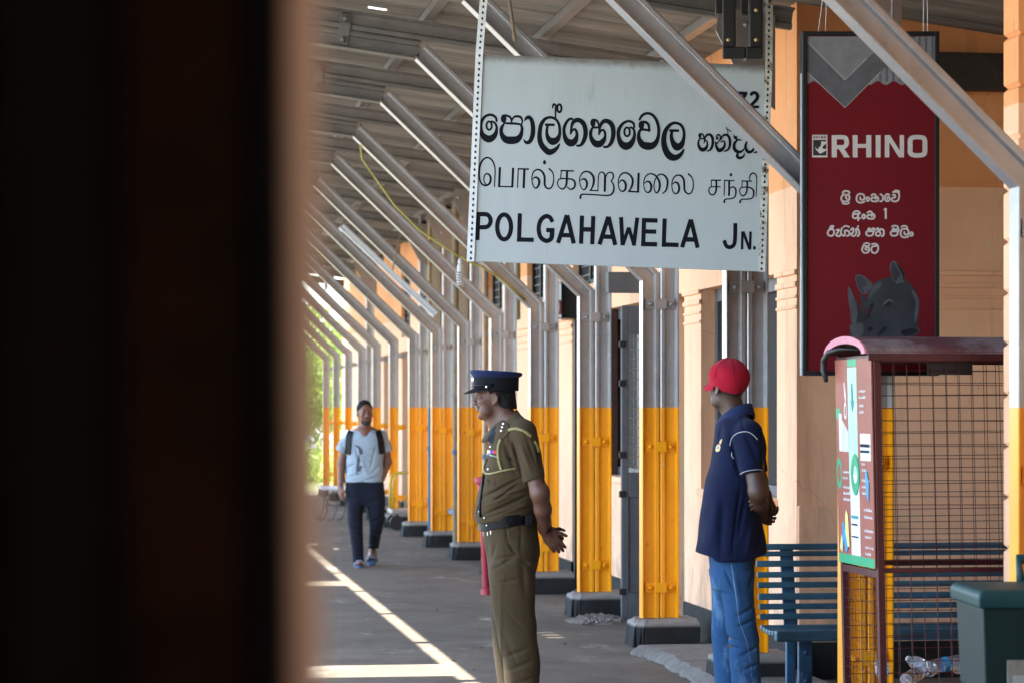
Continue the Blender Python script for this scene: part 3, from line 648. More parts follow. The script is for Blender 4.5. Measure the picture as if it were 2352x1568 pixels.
for dx, dy in ((0, 0), (677, 25)):
    i.poly([(1558+dx,163+dy),(1630+dx,166+dy),(1742+dx,631+dy),(1670+dx,628+dy),(1594+dx,275+dy),(1484+dx,621+dy),(1412+dx,619+dy)]) if False else None
    i.line((1594+dx,163+dy),(1448+dx,620+dy),72).line((1596+dx,165+dy),(1706+dx,629+dy),72).line((1505+dx,490+dy),(1668+dx,495+dy),74)
i.line((1840,172),(1825,634),70).line((2024,180),(2007,641),70).line((1850,396),(2010,401),76)
i.tf = F
i.line((192,177),(214,593),60).line((215,590),(305,330),54).line((304,330),(384,592),54).line((430,184),(378,599),58).line((214,590),(240,592),6)
i.line((530,190),(516,606),62).line((500,221),(729,228),66).line((515,388),(710,392),64).line((485,572),(721,578),66)
i.line((832,198),(819,616),62).line((790,579),(1037,587),66)
i.line((1217,211),(1088,622),62).line((1219,212),(1318,629),62).line((1140,504),(1275,508),68)
i.st([(1872,265,58),(1866,500,58),(1848,585,58),(1790,620,60),(1738,597,58),(1707,518,58)], butt=True)
i.line((1976,387),(1970,653),38).line((1985,388),(2082,652),42).line((2095,389),(2087,656),38).line((2152,604),(2151,655),38)
i.build('lettering', mt_ink, sb)

# ------------------------------------------------------------------ red advertising sign
SR = 474.0
mt_red = M('red_sign_print', (.12, .002, .006), .6, spec=.2, var=.06, vs=4, bump=.05, col2=(.10, .002, .005), c2=.6)
mt_frame = M('black_sign_frame', (.006, .006, .008), .4, spec=.3, var=.2, bump=.05)
mt_white = M('pale_print', (.50, .47, .44), .5, var=.08, vs=8, bump=.0)
mt_g1 = M('grey_print_light', (.155, .16, .175), .5, var=.15, vs=20, bump=0); mt_g2 = M('grey_print_dark', (.075, .08, .09), .5, var=.2, vs=14, bump=0)
mt_r1 = M('animal_print_grey', (.028, .030, .034), .6, spec=.2, var=.5, vs=5, bump=0); mt_r2 = M('animal_print_light', (.060, .064, .069), .6, spec=.2, var=.25, vs=9, bump=0); mt_r3 = M('animal_print_black', (.009, .010, .013), .6, spec=.2, var=.3, vs=9, bump=0)
rs = board_root('advertising_sign', 'tall red hanging advertising sign with a grey rhinoceros head and white lettering', 'sign', 1843, 73, SR)
K = lambda x, y: ((x - 1843) / SR, (73 - y) / SR)
(x0, z0), (x1, z1) = K(1843, 73), K(2157, 862)
f = .0215
fr = MB().box(x0, x0 + f, -.012, .12, z1, z0).box(x1 - f, x1, -.012, .12, z1, z0).box(x0 + f, x1 - f, -.012, .12, z0 - f, z0).box(x0 + f, x1 - f, -.012, .12, z1, z1 + f)
fr.build('frame', mt_frame, rs, bevel=.003)
MB().box(x0 + f - .002, x1 - f + .002, .0, .11, z1 + f - .002, z0 - f + .002).build('face', mt_red, rs)
MB().box(x0 - .006, x0 - .001, .02, .03, z1, z0 - .2).build('edge_trim', mt_slot, rs)
Z7 = zoomtf(2740, 0, 2.119, SR, 1843, 73)
i = Ink(Z7); wave = [(1625, 655)]
for k in range(0, 41): wave.append((1625 - (1625 - 608) * k / 40, 662 + 18 * math.sin(k * 1.257 + 1)))
i.poly([(608, 292), (1625, 292)] + wave); i.build('printed_sheet', mt_g1, rs)
i2 = Ink(Z7); i2.k = 3
for k in range(9):
    xx = 1180 + k * 52
    i2.poly([(xx, 292), (xx + 18, 292), (xx + 18, 650), (xx, 650)])
i2.poly([(608, 330), (608, 578), (908, 857), (1190, 575), (1480, 292), (1270, 292), (908, 640)])
i2.build('printed_sheet', mt_g2, rs)
i3 = Ink(Z7); i3.k = 18; i3.poly([(608, 292), (608, 335), (908, 637), (1260, 292)]); i3.build('printed_sheet', mt_g1, rs)
i4 = Ink(Z7); i4.k = 20; i4.st([(609, 336, 4), (908, 638, 4), (1080, 468, 4)], smooth=False).st([(609, 577, 4), (908, 858, 4), (1190, 576, 4)], smooth=False).build('printed_edge', mt_white, rs)
Gz = zoomtf(3000, 480, 3.267, SR, 1843, 73)
i = Ink(Gz)
i.line((419,92),(419,364),62).st([(420,118,52),(535,118,52),(566,145,56),(568,205,56),(530,236,50),(420,236,50)], butt=True).poly([(470,252),(530,240),(610,364),(540,364)])
i.line((675,92),(675,364),60).line((842,92),(842,364),62).line((700,223),(815,223),48).line((957,92),(957,364),60).line((1066,92),(1066,364),55).line((1248,92),(1248,364),53).poly([(1040,92),(1102,92),(1274,364),(1212,364)])
i.st([(1350,160,60),(1372,125,56),(1440,115,54),(1508,125,56),(1528,160,60),(1530,228,60),(1528,300,60),(1508,330,56),(1440,341,54),(1372,330,56),(1350,300,60),(1350,228,60)], closed=True)
w = 21
def ka(x, y, q=1): i.st([(x+5*q,y+15*q,w),(x+30*q,y,w),(x+55*q,y+10*q,w),(x+55*q,y+38*q,w),(x+10*q,y+45*q,w),(x+2*q,y+70*q,w),(x+22*q,y+86*q,w),(x+70*q,y+86*q,w),(x+90*q,y+60*q,w),(x+76*q,y+32*q,w),(x+56*q,y+58*q,w)])
def la(x, y):
    i.st([(x,y+42,w),(x+4,y+64,w),(x+28,y+72,w),(x+50,y+58,w),(x+50,y+25,w),(x+30,y+4,w),(x-10,y,w),(x-38,y+22,w),(x-44,y+70,w),(x-20,y+102,w),(x+22,y+104,w),(x+52,y+92,w)])
i.st([(548,815,w),(512,840,w),(506,880,w),(532,904,w),(580,900,w),(604,870,w),(600,832,w),(576,822,w),(562,852,w),(572,872,w)]).st([(522,802,w),(536,780,w),(570,776,w),(600,786,w),(604,804,w)]).st([(520,914,18),(530,930,18),(580,932,18),(602,916,18)])
la(737, 812); i.oval(830, 875, 17, 22, w); ka(870, 815)
i.st([(985,815,w),(1010,833,w),(1016,868,w),(1002,898,w),(980,902,w)]).st([(1092,822,w),(1060,816,w),(1040,850,w),(1045,888,w),(1075,900,w),(1100,880,w),(1095,852,w),(1072,852,w),(1070,874,w)])
i.st([(1138,826,w),(1160,824,w),(1164,852,w),(1132,862,w),(1126,890,w),(1160,904,w),(1200,888,w),(1214,846,w),(1208,802,w),(1178,786,w),(1140,790,w)]).st([(1150,784,18),(1166,770,18),(1206,774,18),(1216,792,18)])
i.st([(652,1045,w),(680,1022,w),(716,1026,w),(733,1048,w),(700,1056,w),(652,1062,w),(648,1094,w),(672,1110,w),(702,1098,w),(712,1064,w)]).line((712,1060),(712,1142),w).line((700,1113),(746,1107),18).oval(780, 1088, 17, 24, w); ka(822, 1026, 1.02)
i.st([(1030,1006,16),(1048,992,20)]).line((1050,990),(1050,1117),24)
i.st([(402,1226,w),(362,1246,w),(338,1285,w),(352,1318,w),(390,1324,w),(414,1300,w),(414,1262,w),(396,1244,w),(368,1244,w),(378,1208,w),(410,1206,w)]).st([(446,1252,w),(478,1252,w),(456,1290,w),(444,1318,w),(480,1330,w),(492,1312,w)])
i.st([(512,1232,w),(500,1288,w),(530,1324,w),(550,1300,w),(548,1264,w),(580,1262,w),(606,1284,w),(600,1314,w),(576,1326,w)]).line((549,1262),(549,1328),w).st([(530,1218,18),(560,1202,18),(602,1216,18)])
i.st([(622,1252,w),(650,1232,w),(652,1278,w),(626,1308,w),(660,1328,w),(690,1290,w),(684,1246,w),(714,1250,w),(726,1300,w),(706,1328,w)]).st([(700,1236,16),(712,1204,16)])
def sa(x): i.st([(x+20,1252,w),(x+40,1232,w),(x+44,1266,w),(x+5,1276,w),(x+4,1310,w),(x+40,1325,w),(x+80,1310,w),(x+82,1272,w),(x+50,1268,w)]).st([(x+60,1252,w),(x+92,1232,w),(x+98,1262,w),(x+84,1280,w)])
sa(810); i.st([(930,1248,w),(956,1232,w),(960,1268,w),(934,1282,w),(930,1314,w),(964,1326,w),(986,1300,w),(974,1272,w),(990,1242,w),(1024,1260,w),(1022,1314,w),(1002,1330,w)])
sa(1110); i.st([(1125,1212,18),(1150,1200,18),(1190,1206,18),(1202,1226,18)]); la(1277, 1238); i.st([(1240,1216,18),(1270,1201,18),(1310,1214,18),(1312,1242,18)]).oval(1365, 1303, 16, 22, w)
i.st([(772,1452,w),(760,1500,w),(790,1534,w),(838,1520,w),(846,1474,w),(812,1464,w),(800,1490,w),(826,1496,w)]).line((770,1447),(844,1450),18).st([(780,1427,18),(810,1413,18),(845,1421,18),(852,1442,18)])
i.st([(930,1450,w),(890,1456,w),(872,1490,w),(890,1530,w),(930,1532,w),(956,1490,w),(950,1442,w),(920,1422,w),(882,1426,w)])
i.poly([(148, 88), (335, 88), (335, 364), (148, 364)])
i.build('lettering', mt_white, rs)
j = Ink(Gz); j.k = i.k + 2
for q, ch in enumerate('RHINO'):
    x = 163 + q * 33; v = 8
    if ch == 'R': j.line((x+4,100),(x+4,135),v).st([(x+4,103,7),(x+20,103,7),(x+22,115,7),(x+4,119,7)], smooth=False).line((x+12,119),(x+24,135),v)
    if ch == 'H': j.line((x+4,100),(x+4,135),v).line((x+24,100),(x+24,135),v).line((x+4,117),(x+24,117),7)
    if ch == 'I': j.line((x+12,100),(x+12,135),v)
    if ch == 'N': j.line((x-2,100),(x-2,135),v).line((x+18,100),(x+18,135),v).line((x-2,102),(x+18,133),v)
    if ch == 'O': j.oval(x+10, 117, 10, 14, 8)
j.build('badge_lettering', mt_red, rs)
j = Ink(Gz); j.k = i.k + 14; j.poly([(160, 150), (322, 150), (322, 342), (160, 342)]); j.build('badge_ground', mt_r1, rs)
j = Ink(Gz); j.k = i.k + 16
j.poly([(262,165),(300,172),(322,162),(318,200),(290,215),(268,250),(300,262),(322,262),(322,278),(270,310),(235,318),(225,300),(195,272),(182,232),(200,258),(232,266),(228,240),(252,232)])
j.build('badge_animal', mt_white, rs)
Hz = zoomtf(3160, 950, 4.611, SR, 1843, 73)
def lay(mt, k, polys, name='printed_animal'):
    q = Ink(Hz); q.k = k
    for p in polys:
        pts = spline([(*a, 0) for a in p], 5, True)
        q.poly([(a[0], a[1]) for a in pts])
    return q.build(name, mt, rs)
lay(mt_r1, 2, [[(160,1225),(240,1200),(330,1170),(420,1060),(445,960),(455,850),(412,775),(455,670),(520,555),(600,485),(720,437),(830,415),(1000,420),(1090,460),(1200,560),(1285,700),(1325,820),(1320,960),(1297,1130),(1312,1290),(1338,1345),(1200,1440),(800,1470),(180,1450),(127,1370),(137,1330),(117,1280)]])
lay(mt_r3, 5, [[(420,1080),(470,900),(540,860),(500,1000),(430,1120),(350,1180)],[(600,1400),(680,1290),(760,1270),(740,1340),(640,1420)],[(1000,1350),(1200,1300),(1300,1350),(1100,1430)]])
lay(mt_r2, 10, [[(160,1215),(130,1000),(95,780),(88,610),(105,580),(132,610),(190,740),(230,880),(250,1000),(270,1120),(240,1200)],[(480,640),(560,550),(660,500),(640,600),(540,700),(450,790)],[(120,1270),(170,1230),(330,1200),(360,1300),(330,1420),(180,1430)],[(1190,640),(1280,720),(1322,840),(1310,1000),(1280,1140),(1250,1200),(1240,1050),(1260,860)],[(690,920),(720,840),(800,790),(860,810),(870,850),(800,830),(740,880)]])
lay(mt_r1, 20, [[(240,1200),(260,1020),(200,780),(110,590),(190,740),(270,880),(345,985),(405,1080),(330,1170)],[(340,960),(310,840),(287,720),(302,692),(345,725),(425,805),(480,850),(430,960),(400,1060)]])
lay(mt_r2, 24, [[(400,705),(330,690),(270,620),(235,520),(217,420),(242,372),(300,372),(380,402),(450,462),(515,540),(470,630)],[(935,522),(872,450),(832,350),(812,250),(832,170),(880,136),(922,152),(982,222),(1050,312),(1075,392),(1060,500),(1000,510)]])
lay(mt_r1, 28, [[(380,670),(330,670),(285,600),(245,500),(235,420),(270,390),(340,420),(400,480),(400,560),(330,600)],[(920,490),(870,420),(835,300),(850,190),(890,170),(940,260),(1000,380),(960,400)]])
lay(mt_r3, 32, [[(712,918),(760,860),(830,835),(838,880),(790,915)],[(420,1310),(440,1280),(500,1270),(522,1300),(500,1340),(450,1350)],[(925,170),(990,230),(1050,315),(1072,390),(1055,480),(1030,380),(960,250)]])
# wires
for (xa, ya), (xb, yb) in (((1880, 74), (1894, 30)), ((1895, 98), (1899, 30)), ((2122, 74), (2120, 20)), ((2132, 95), (2128, 20))):
    p, q = K(xa, ya), K(xb, yb - 80)
    MB().tube([(p[0], .02, p[1]), (q[0] * .5 + p[0] * .5 + .004, .02, (p[1] + q[1]) / 2), (q[0], .02, q[1])], .0015, 6).build('wire', mt_slot, rs)

# ------------------------------------------------------------------ farther light box and black bracket
lb = board_root('light_box', 'small black-backed light box with a white and red face under the far columns', 'sign', 1290, 645, 255)
k = 1 / 255.
MB().box(0, 42*k, 0, .5, -86*k, 0).build('case', mt_frame, lb, bevel=.006)
MB().add([(-15*k,.02,-2*k),(-1*k,-.03,-2*k),(-1*k,-.03,-84*k),(-15*k,.02,-84*k),(-15*k,.5,-2*k),(-1*k,.5,-2*k),(-1*k,.5,-84*k),(-15*k,.5,-84*k)], [(0,3,2,1),(0,1,5,4),(2,3,7,6),(1,2,6,5),(3,0,4,7),(4,5,6,7)]).build('face', mt_board, lb)
ii = Ink(lambda x, y: (x*k, y*k)); ii.mb.M = None
q = MB(); e = .0015
def onface(pts): q.add([(( -15 + 14*u)*k - .0006, .02 - .05*u - .0012, z*k) for u, z in pts], [tuple(range(len(pts)))])
onface([(.02,-78),(.98,-78),(.98,-46),(.02,-40)]); q.build('red_band', mt_red, lb)
q = MB(); onface([(.3,-70),(.72,-70),(.72,-53),(.3,-51)]); q.v = [(x - .001, y - .002, z) for x, y, z in q.v]; q.build('badge', mt_white, lb)

bk = board_root('hanging_bracket', 'black metal hanging bracket with a tall slot above the name board', 'bracket', 1665, 0, 430)
k = 1 / 430.
m = MB().box(-5*k, 48*k, 0, .03, -135*k, -108*k).box(-5*k, 48*k, 0, .03, 40*k, 120*k).box(-5*k, 25*k, 0, .03, -108*k, 40*k).box(56*k, 87*k, 0, .03, -108*k, 40*k).box(48*k, 87*k, 0, .03, -135*k, -108*k).box(48*k, 87*k, 0, .03, 40*k, 120*k)
m.build('plate', mt_black, bk, bevel=.008)
MB().box(-19*k, 5*k, .06, .12, -28*k, 120*k).box(40*k, 56*k, .06, .10, -30*k, 120*k).build('hanger', mt_black, bk, bevel=.004)
m = MB()
for x, y in ((8, -92), (72, -92), (72, -24)): m.lathe([(.011, -.001), (.011, -.004), (.005, -.008), (0, -.009)], (x*k, 0, y*k), 10, 'y')
m.build('rivet', M('brass_rivet', (.55, .42, .2), .4, .6), bk)
MB().box(0, 80*k, .02, .05, 115*k, 330*k).build('stem', mt_black, bk)
# ------------------------------------------------------------------ blue slatted bench
mt_blue = M('worn_blue_paint', (.030, .10, .145), .5, var=.5, vs=7, bump=.4, bs=45, col2=(.010, .15, .46), c2=.62, c2s=6, stretch=(.35, 1, 1))
mt_blue2 = M('blue_iron', (.02, .085, .17), .5, var=.4, vs=8, bump=.3, bs=40, col2=(.10, .10, .09), c2=.62, c2s=11)
def make_bench(label, loc, rz, ln=1.85, group='blue slatted benches on the platform'):
    t = thing('bench', label, 'bench', loc, rz, group)
    # slat heights and depths measured from the seat edge backwards (y grows to the back)
    for z, y, h in ((.895, .47, .034), (.855, .455, .028), (.805, .44, .034), (.745, .425, .032), (.69, .41, .032), (.63, .395, .036), (.575, .38, .032), (.522, .365, .032)):
        MB().box(0, ln, y, y + .022, z - h, z).build('slat', mt_blue, t, bevel=.006)
    for y, z in ((.32, .462), (.255, .455), (.19, .452), (.125, .452), (.06, .455)):
        MB().box(0, ln, y, y + .052, z - .026, z).build('slat', mt_blue, t, bevel=.006)
    MB().box(0, ln, -.02, .045, .405, .462).build('slat', mt_blue, t, bevel=.012)
    for x in (.14, ln - .2):
        m = MB().box(x, x + .075, .06, .10, .02, .42).box(x, x + .05, .33, .37, .0, .44).box(x, x + .06, .03, .40, .395, .425)
        m.box(x, x + .08, .40, .415, .42, .5)
        m.add([(x,.385,.42),(x+.075,.385,.42),(x+.075,.495,.89),(x,.495,.89),(x,.40,.42),(x+.075,.40,.42),(x+.075,.51,.89),(x,.51,.89)], [(0,1,2,3),(7,6,5,4),(0,4,5,1),(1,5,6,2),(2,6,7,3),(3,7,4,0)])
        m.box(x + .012, x + .06, .055, .12, .16, .24)
        m.box(x - .02, x + .095, .02, .14, 0, .025)
        m.build('leg', mt_blue2, t, bevel=.008)
        b = MB()
        for z in (.19, .34): b.lathe([(.014, .058), (.014, .048), (.006, .042)], (x + .037, 0, z), 8, 'y')
        b.build('bolt', mt_blue2, t)
    return t
p = W(1743, 424); bench1 = make_bench('worn blue slatted bench against the recess wall behind the recycling cage', (p.x, p.y - .36, 0), -.02)
fb = make_bench('blue bench farther along the wall, only its end showing beside a column plinth', (3.62, 28.95, 0), R(-90)); fb.scale = (1, .62, 1)

# ------------------------------------------------------------------ recycling cage
mt_maroon = M('maroon_frame_paint', (.060, .006, .010), .45, var=.25, vs=9, bump=.2, bs=50, col2=(.14, .05, .05), c2=.68, c2s=9)
mt_mroof = M('maroon_roof_sheet', (.11, .040, .046), .6, var=.25, vs=6, bump=.2, bs=30, col2=(.23, .18, .18), c2=.44, c2s=2.2)
mt_pink = M('faded_pink_edge', (.55, .20, .26), .6, var=.15, vs=15, bump=.1)
mt_poster = M('brown_poster', (.30, .085, .055), .55, var=.15, vs=3, bump=.05, col2=(.42, .14, .10), c2=.58, c2s=2)
mt_pg = M('green_print', (.03, .33, .15), .5, var=.1, bump=0); mt_pl = M('pale_green_print', (.40, .66, .46), .5, var=.15, vs=3, bump=0)
mt_pw = M('white_print', (.66, .70, .72), .5, var=.05, bump=0); mt_py = M('yellow_print', (.70, .62, .22), .5, bump=0); mt_pb = M('blue_print', (.03, .30, .60), .5, var=.3, vs=20, bump=0); mt_pt = M('teal_print', (.02, .25, .27), .5, bump=0)
N3 = W(2024, 504); F3 = W(1937, 480); N3.z = F3.z = 0
ey = (F3 - N3).normalized(); ex = Vector((ey.y, -ey.x, 0)); DW = (F3 - N3).length
cg = thing('recycling_cage', 'maroon wire mesh recycling cage with arched roof and a brown recycling poster on its end', 'recycling bin', N3, math.atan2(ex.y, ex.x))
LN = 1.75; LEAN = -.022
cgm = Matrix.Identity(4); cgm[0][2] = LEAN; OFF = Matrix.Translation((.0 - LEAN * .25, 0, 0)) @ cgm
def cb(): m = MB(); m.M = OFF; return m
H = 1.885
for x, y in ((0, 0), (0, DW - .03), (LN, 0), (LN, DW - .03)):
    cb().box(x, x + .032, y, y + .032, .02, H + 0).build('post', mt_maroon, cg, bevel=.003)
for y in (.002, DW - .03):
    for z in (.10, .885, 1.845): cb().box(.032, LN, y + .004, y + .03, z, z + .022).build('rail', mt_maroon, cg, bevel=.003)
for x in (.002, LN + .004):
    for z in (.10, .86, 1.845): cb().box(x, x + .026, .032, DW - .03, z, z + .034).build('rail', mt_maroon, cg, bevel=.003)
def mesh_panel(a, b, z0, z1, pitch=.062, r=.0017):
    a = Vector(a); b = Vector(b); m = cb(); n = int((b - a).length / pitch)
    for k in range(1, n): q = a.lerp(b, k / n); m.tube([(q.x, q.y, z0), (q.x + random.uniform(-.002, .002), q.y, z1)], r, 5, False)
    z = z0 + pitch * .6
    while z < z1:
        dz = random.uniform(-.009, .009)
        m.tube([(a.x, a.y, z), ((a.x + b.x) / 2, (a.y + b.y) / 2, z + dz), (b.x, b.y, z + random.uniform(-.003, .003))], r, 5, False); z += pitch * .93
    return m
random.seed(3)
mesh_panel((.03, .012, 0), (LN, .012, 0), .1, 1.86).build('mesh_panel', mt_maroon, cg)
mesh_panel((.03, DW - .012, 0), (LN, DW - .012, 0), .1, 1.86).build('mesh_panel', mt_maroon, cg)
mesh_panel((.012, .03, 0), (.012, DW - .03, 0), .1, .93, .05, .0013).build('mesh_panel', mt_maroon, cg)
mesh_panel((LN + .012, .03, 0), (LN + .012, DW - .03, 0), .1, 1.86).build('mesh_panel', mt_maroon, cg)
# arched roof
def arch(r0, z0, t, n=14):
    cx = DW / 2; hw = DW / 2 + .035; out = []
    for k in range(n + 1):
        a = math.pi * (1 - k / n); out.append((cx - hw * math.cos(a) * (1 - (1 - r0) * .45), z0 + .085 * math.sin(a) * r0))
    return out
o_, i_ = arch(1, 1.885, 0), arch(.62, 1.883, 0)
m = cb(); loop = o_ + arch(.86, 1.884, 0)[::-1]
m.ring([[(-.04, y, z) for y, z in loop], [(LN + .06, y, z) for y, z in loop]]); m.build('arched_roof', mt_mroof, cg, smooth='auto')
m = cb(); loop = o_ + i_[::-1]
m.ring([[(-.052, y, z) for y, z in loop], [(-.041, y, z) for y, z in loop]]); m.build('roof_edge', mt_pink, cg)
cb().box(-.035, LN + .05, -.032, -.02, 1.852, 1.895).build('fascia', mt_maroon, cg, bevel=.003)
cb().box(.27, .48, .03, .05, 1.79, 1.85).build('latch_plate', mt_black, cg)
cb().tube([(.2, DW * .5, 1.905), (-.03, DW * .72, 1.915), (-.055, DW * .9, 1.90), (-.06, DW * 1.0, 1.865), (-.06, DW * 1.02, 1.82), (-.058, DW * .96, 1.765)], [.008, .010, .013, .016, .016, .011], 8).build('rubber_strip', mt_black, cg, smooth=True)
# poster on the end, (u across from far to near, v down)
PZ1, PZ0 = 1.865, .905
pm = cb(); pm.box(-.010, -.004, .012, DW - .012, PZ0, PZ1).build('poster', mt_poster, cg)
class PInk(Ink):
    def pt(s, x, y, d=0):
        q = OFF @ Vector((-.0106 - s.k * 5e-6 - d, DW - .014 - x * (DW - .028), PZ1 - y * (PZ1 - PZ0))); return tuple(q)
    def build(s, name, mat):
        m = MB(); m.v = s.mb.v; m.f = s.mb.f
        o = m.build(name, mat, cg); bm = bmesh.new(); bm.from_mesh(o.data); bm.normal_update()
        for f in bm.faces:
            if f.normal.x > 0: f.normal_flip()
        bmesh.ops.triangulate(bm, faces=[f for f in bm.faces if len(f.verts) > 4])
        bm.to_mesh(o.data); bm.free(); return o
def rect(i, x0, y0, x1, y1): i.poly([(x0, y0), (x1, y0), (x1, y1), (x0, y1)])
i = PInk(None); rect(i, 0, .955, 1, 1.0); rect(i, .35, 0, .60, .035); rect(i, .0, .24, .12, .29); i.oval(.52, .56, .10, .075, .055); i.oval(.06, .56, .07, .06, .03); i.build('printed_green', mt_pg)
i = PInk(None); i.k = 6; rect(i, .35, .04, .60, .66); i.build('printed_strip', mt_pl)
i = PInk(None); i.k = 8; rect(i, .37, .56, .62, .954); rect(i, .67, .36, .95, .55 - .06); rect(i, .08, .265, .16, .45)
for q in range(5): rect(i, .17 + q * .036, .30 + q * .012, .196 + q * .036, .452)
i.st([(.25, .12, .02), (.27, .17, .03), (.28, .20, .02)]).oval(.27, .25, .03, .035, .015)
random.seed(5)
for y, x0, n in ((.15, .66, 3), (.18, .66, 3), (.22, .67, 2), (.25, .67, 2), (.50, .70, 2), (.53, .70, 3), (.58, .70, 4), (.61, .70, 3), (.64, .70, 2), (.72, .74, 4), (.755, .74, 4), (.82, .74, 4), (.85, .76, 3), (.90, .76, 4), (.93, .76, 3), (.545, .18, 4), (.575, .18, 3), (.62, .18, 4), (.65, .18, 3), (.68, .18, 4)):
    x = x0
    for q in range(n):
        wd = random.uniform(.03, .06); u = x
        while u < x + wd:
            e = random.uniform(.004, .010); h = random.uniform(.003, .007); rect(i, u, y + random.uniform(-.003, .004), u + e, y + h + .006)
            if random.random() < .6: rect(i, u, y + .008, u + .014, y + .011)
            u += random.uniform(.011, .016)
        x += wd + .014
i.build('printed_text', mt_pw)
i = PInk(None); i.k = 620; i.oval(.52, .56, .09, .07, .05); i.build('printed_ring', mt_pg)
i = PInk(None); i.k = 630; i.poly([(.20, .955 - .03), (.22, .76), (.26, .735), (.30, .76), (.33, .955 - .04)]); i.poly([(.05, .93), (.1, .86), (.16, .9), (.12, .95)]); i.build('printed_bottle', mt_py)
i = PInk(None); i.k = 640; i.poly([(.12, .94), (.14, .80), (.18, .80), (.28, .93), (.22, .95), (.17, .88)]); i.poly([(.80, .55), (.84, .53), (.90, .60), (.88, .69), (.83, .66)]); i.build('printed_bottle', mt_pb)
i = PInk(None); i.k = 650; i.st([(.475, .13, .03), (.48, .21, .03)]).poly([(.44, .20), (.52, .20), (.48, .26)]); rect(i, .40, .76, .58, .775); i.build('printed_arrow', mt_pt)
i = PInk(None); i.k = 660; rect(i, .40, .80, .56, .808); rect(i, .40, .86, .58, .867); rect(i, .69, .41, .93, .425); rect(i, .69, .44, .92, .452); i.build('printed_text', mt_ink)

# bottles lying in the cage
mt_pet = bpy.data.materials.new('clear_plastic'); mt_pet.use_nodes = True; b = mt_pet.node_tree.nodes['Principled BSDF']
b.inputs['Base Color'].default_value = (.9, .95, 1, 1); b.inputs['Roughness'].default_value = .06; b.inputs['Transmission Weight'].default_value = .92; b.inputs['IOR'].default_value = 1.2
BOT = [(0, 0), (.030, .001), (.034, .01), (.034, .05), (.031, .056), (.034, .062), (.034, .10), (.031, .106), (.034, .112), (.034, .15), (.030, .175), (.016, .2), (.013, .205), (.013, .225)]
random.seed(12)
BL = [('clear plastic bottle lying against the near post inside the cage', .05, .12, .12, 75), ('clear plastic bottle with a blue band in the middle of the cage floor', .28, .14, .135, 15), ('clear plastic bottle heaped on the others farther along the cage', .42, .2, .13, -30),
      ('crushed clear plastic bottle lowest in the cage heap', .22, .3, .06, 50), ('clear plastic bottle lying across the bottom of the cage', .5, .28, .06, 5), ('small clear bottle half hidden under the cage heap', .36, .34, .10, 100)]
for lb_, x, y, z, a in BL:
    z += .30
    q = N3 + ex * (x + LEAN * (z - .25)) + ey * y
    o = thing('plastic_bottle', lb_, 'bottle', (q.x, q.y, z), R(a), 'plastic bottles in the recycling cage')
    m = MB(); m.M = Matrix.Rotation(R(82), 4, 'Y'); m.lathe(BOT, n=16); m.build('bottle_body', mt_pet, o, smooth=True)
    m = MB(); m.M = Matrix.Rotation(R(82), 4, 'Y'); m.lathe([(0.016, .218), (.016, .234), (.0, .235)], n=12); m.build('cap', mt_pb if 'blue' in lb_ else mt_white, o)
    if 'blue' in lb_: m = MB(); m.M = Matrix.Rotation(R(82), 4, 'Y'); m.lathe([(.0352, .07), (.0352, .098)], n=16, cap=False); m.build('label_band', mt_pb, o)
MB().box(.03, LN, .04, DW - .04, .30, .32).build('floor_tray', mt_maroon, cg)

# ------------------------------------------------------------------ green waste bin
mt_bin = M('dark_green_plastic', (.002, .018, .018), .55, spec=.25, var=.12, vs=5, bump=.12, bs=60)
mt_lid = M('green_bin_lid', (.006, .042, .044), .5, spec=.3, var=.2, vs=6, bump=.1, col2=(.07, .075, .06), c2=.58, c2s=7)
p = W(2264, 640); wb = thing('waste_bin', 'dark green plastic waste bin with a lid at the lower right corner', 'bin', (p.x, p.y, -.02), -.11)
wd, dp = .62, .42
m = MB(); rings = []
for z, o in ((.06, .07), (.62, .012), (.63, .0), (.93, -.012), (.945, -.012)):
    rings.append([(o, o, z), (wd - o, o, z), (wd - o, dp - o, z), (o, dp - o, z)])
m.ring(rings); m.build('bin_body', mt_bin, wb, bevel=.016)
for y in (.12, .26, .40): MB().box(-.004, .02, y, y + .05, .1, .60).build('rib', mt_bin, wb, bevel=.01)
m = MB(); rings = []
for z, o in ((.94, -.03), (.985, -.034), (1.005, -.02), (1.01, .05)):
    rings.append([(o, o, z), (wd - o, o, z), (wd - o, dp - o, z), (o, dp - o, z)])
m.ring(rings); m.build('lid', mt_lid, wb, bevel=.016, seg=3)
MB().tube([(wd * .36, dp * .9, .99), (wd * .36, dp * 1.02, 1.09), (wd * .8, dp * 1.02, 1.09), (wd * .8, dp * .9, .99)], .02, 10).build('handle', mt_lid, wb, smooth=True)
MB().box(.075, .4, -.016, -.004, .52, .755).build('label_holder', M('dusty_pocket', (.20, .19, .16), .45, var=.25, vs=9, bump=.1), wb, bevel=.003)
MB().box(.095, .39, -.0215, -.0165, .52, .70).build('paper', M('grey_paper', (.30, .34, .33), .6, var=.15, vs=6, bump=0), wb)
i = Ink(lambda x, y: (.095 + x / 1000, .70 - y / 1000)); i.k = 1100
for q in range(4):
    x = 25 + q * 62
    i.st([(x, 70, 7), (x + 14, 52, 7), (x + 34, 58, 7), (x + 36, 84, 7), (x + 14, 94, 7), (x + 4, 78, 7), (x + 22, 72, 7)]).st([(x + 40, 60, 6), (x + 46, 92, 6)])
i.build('paper_writing', mt_black, wb)

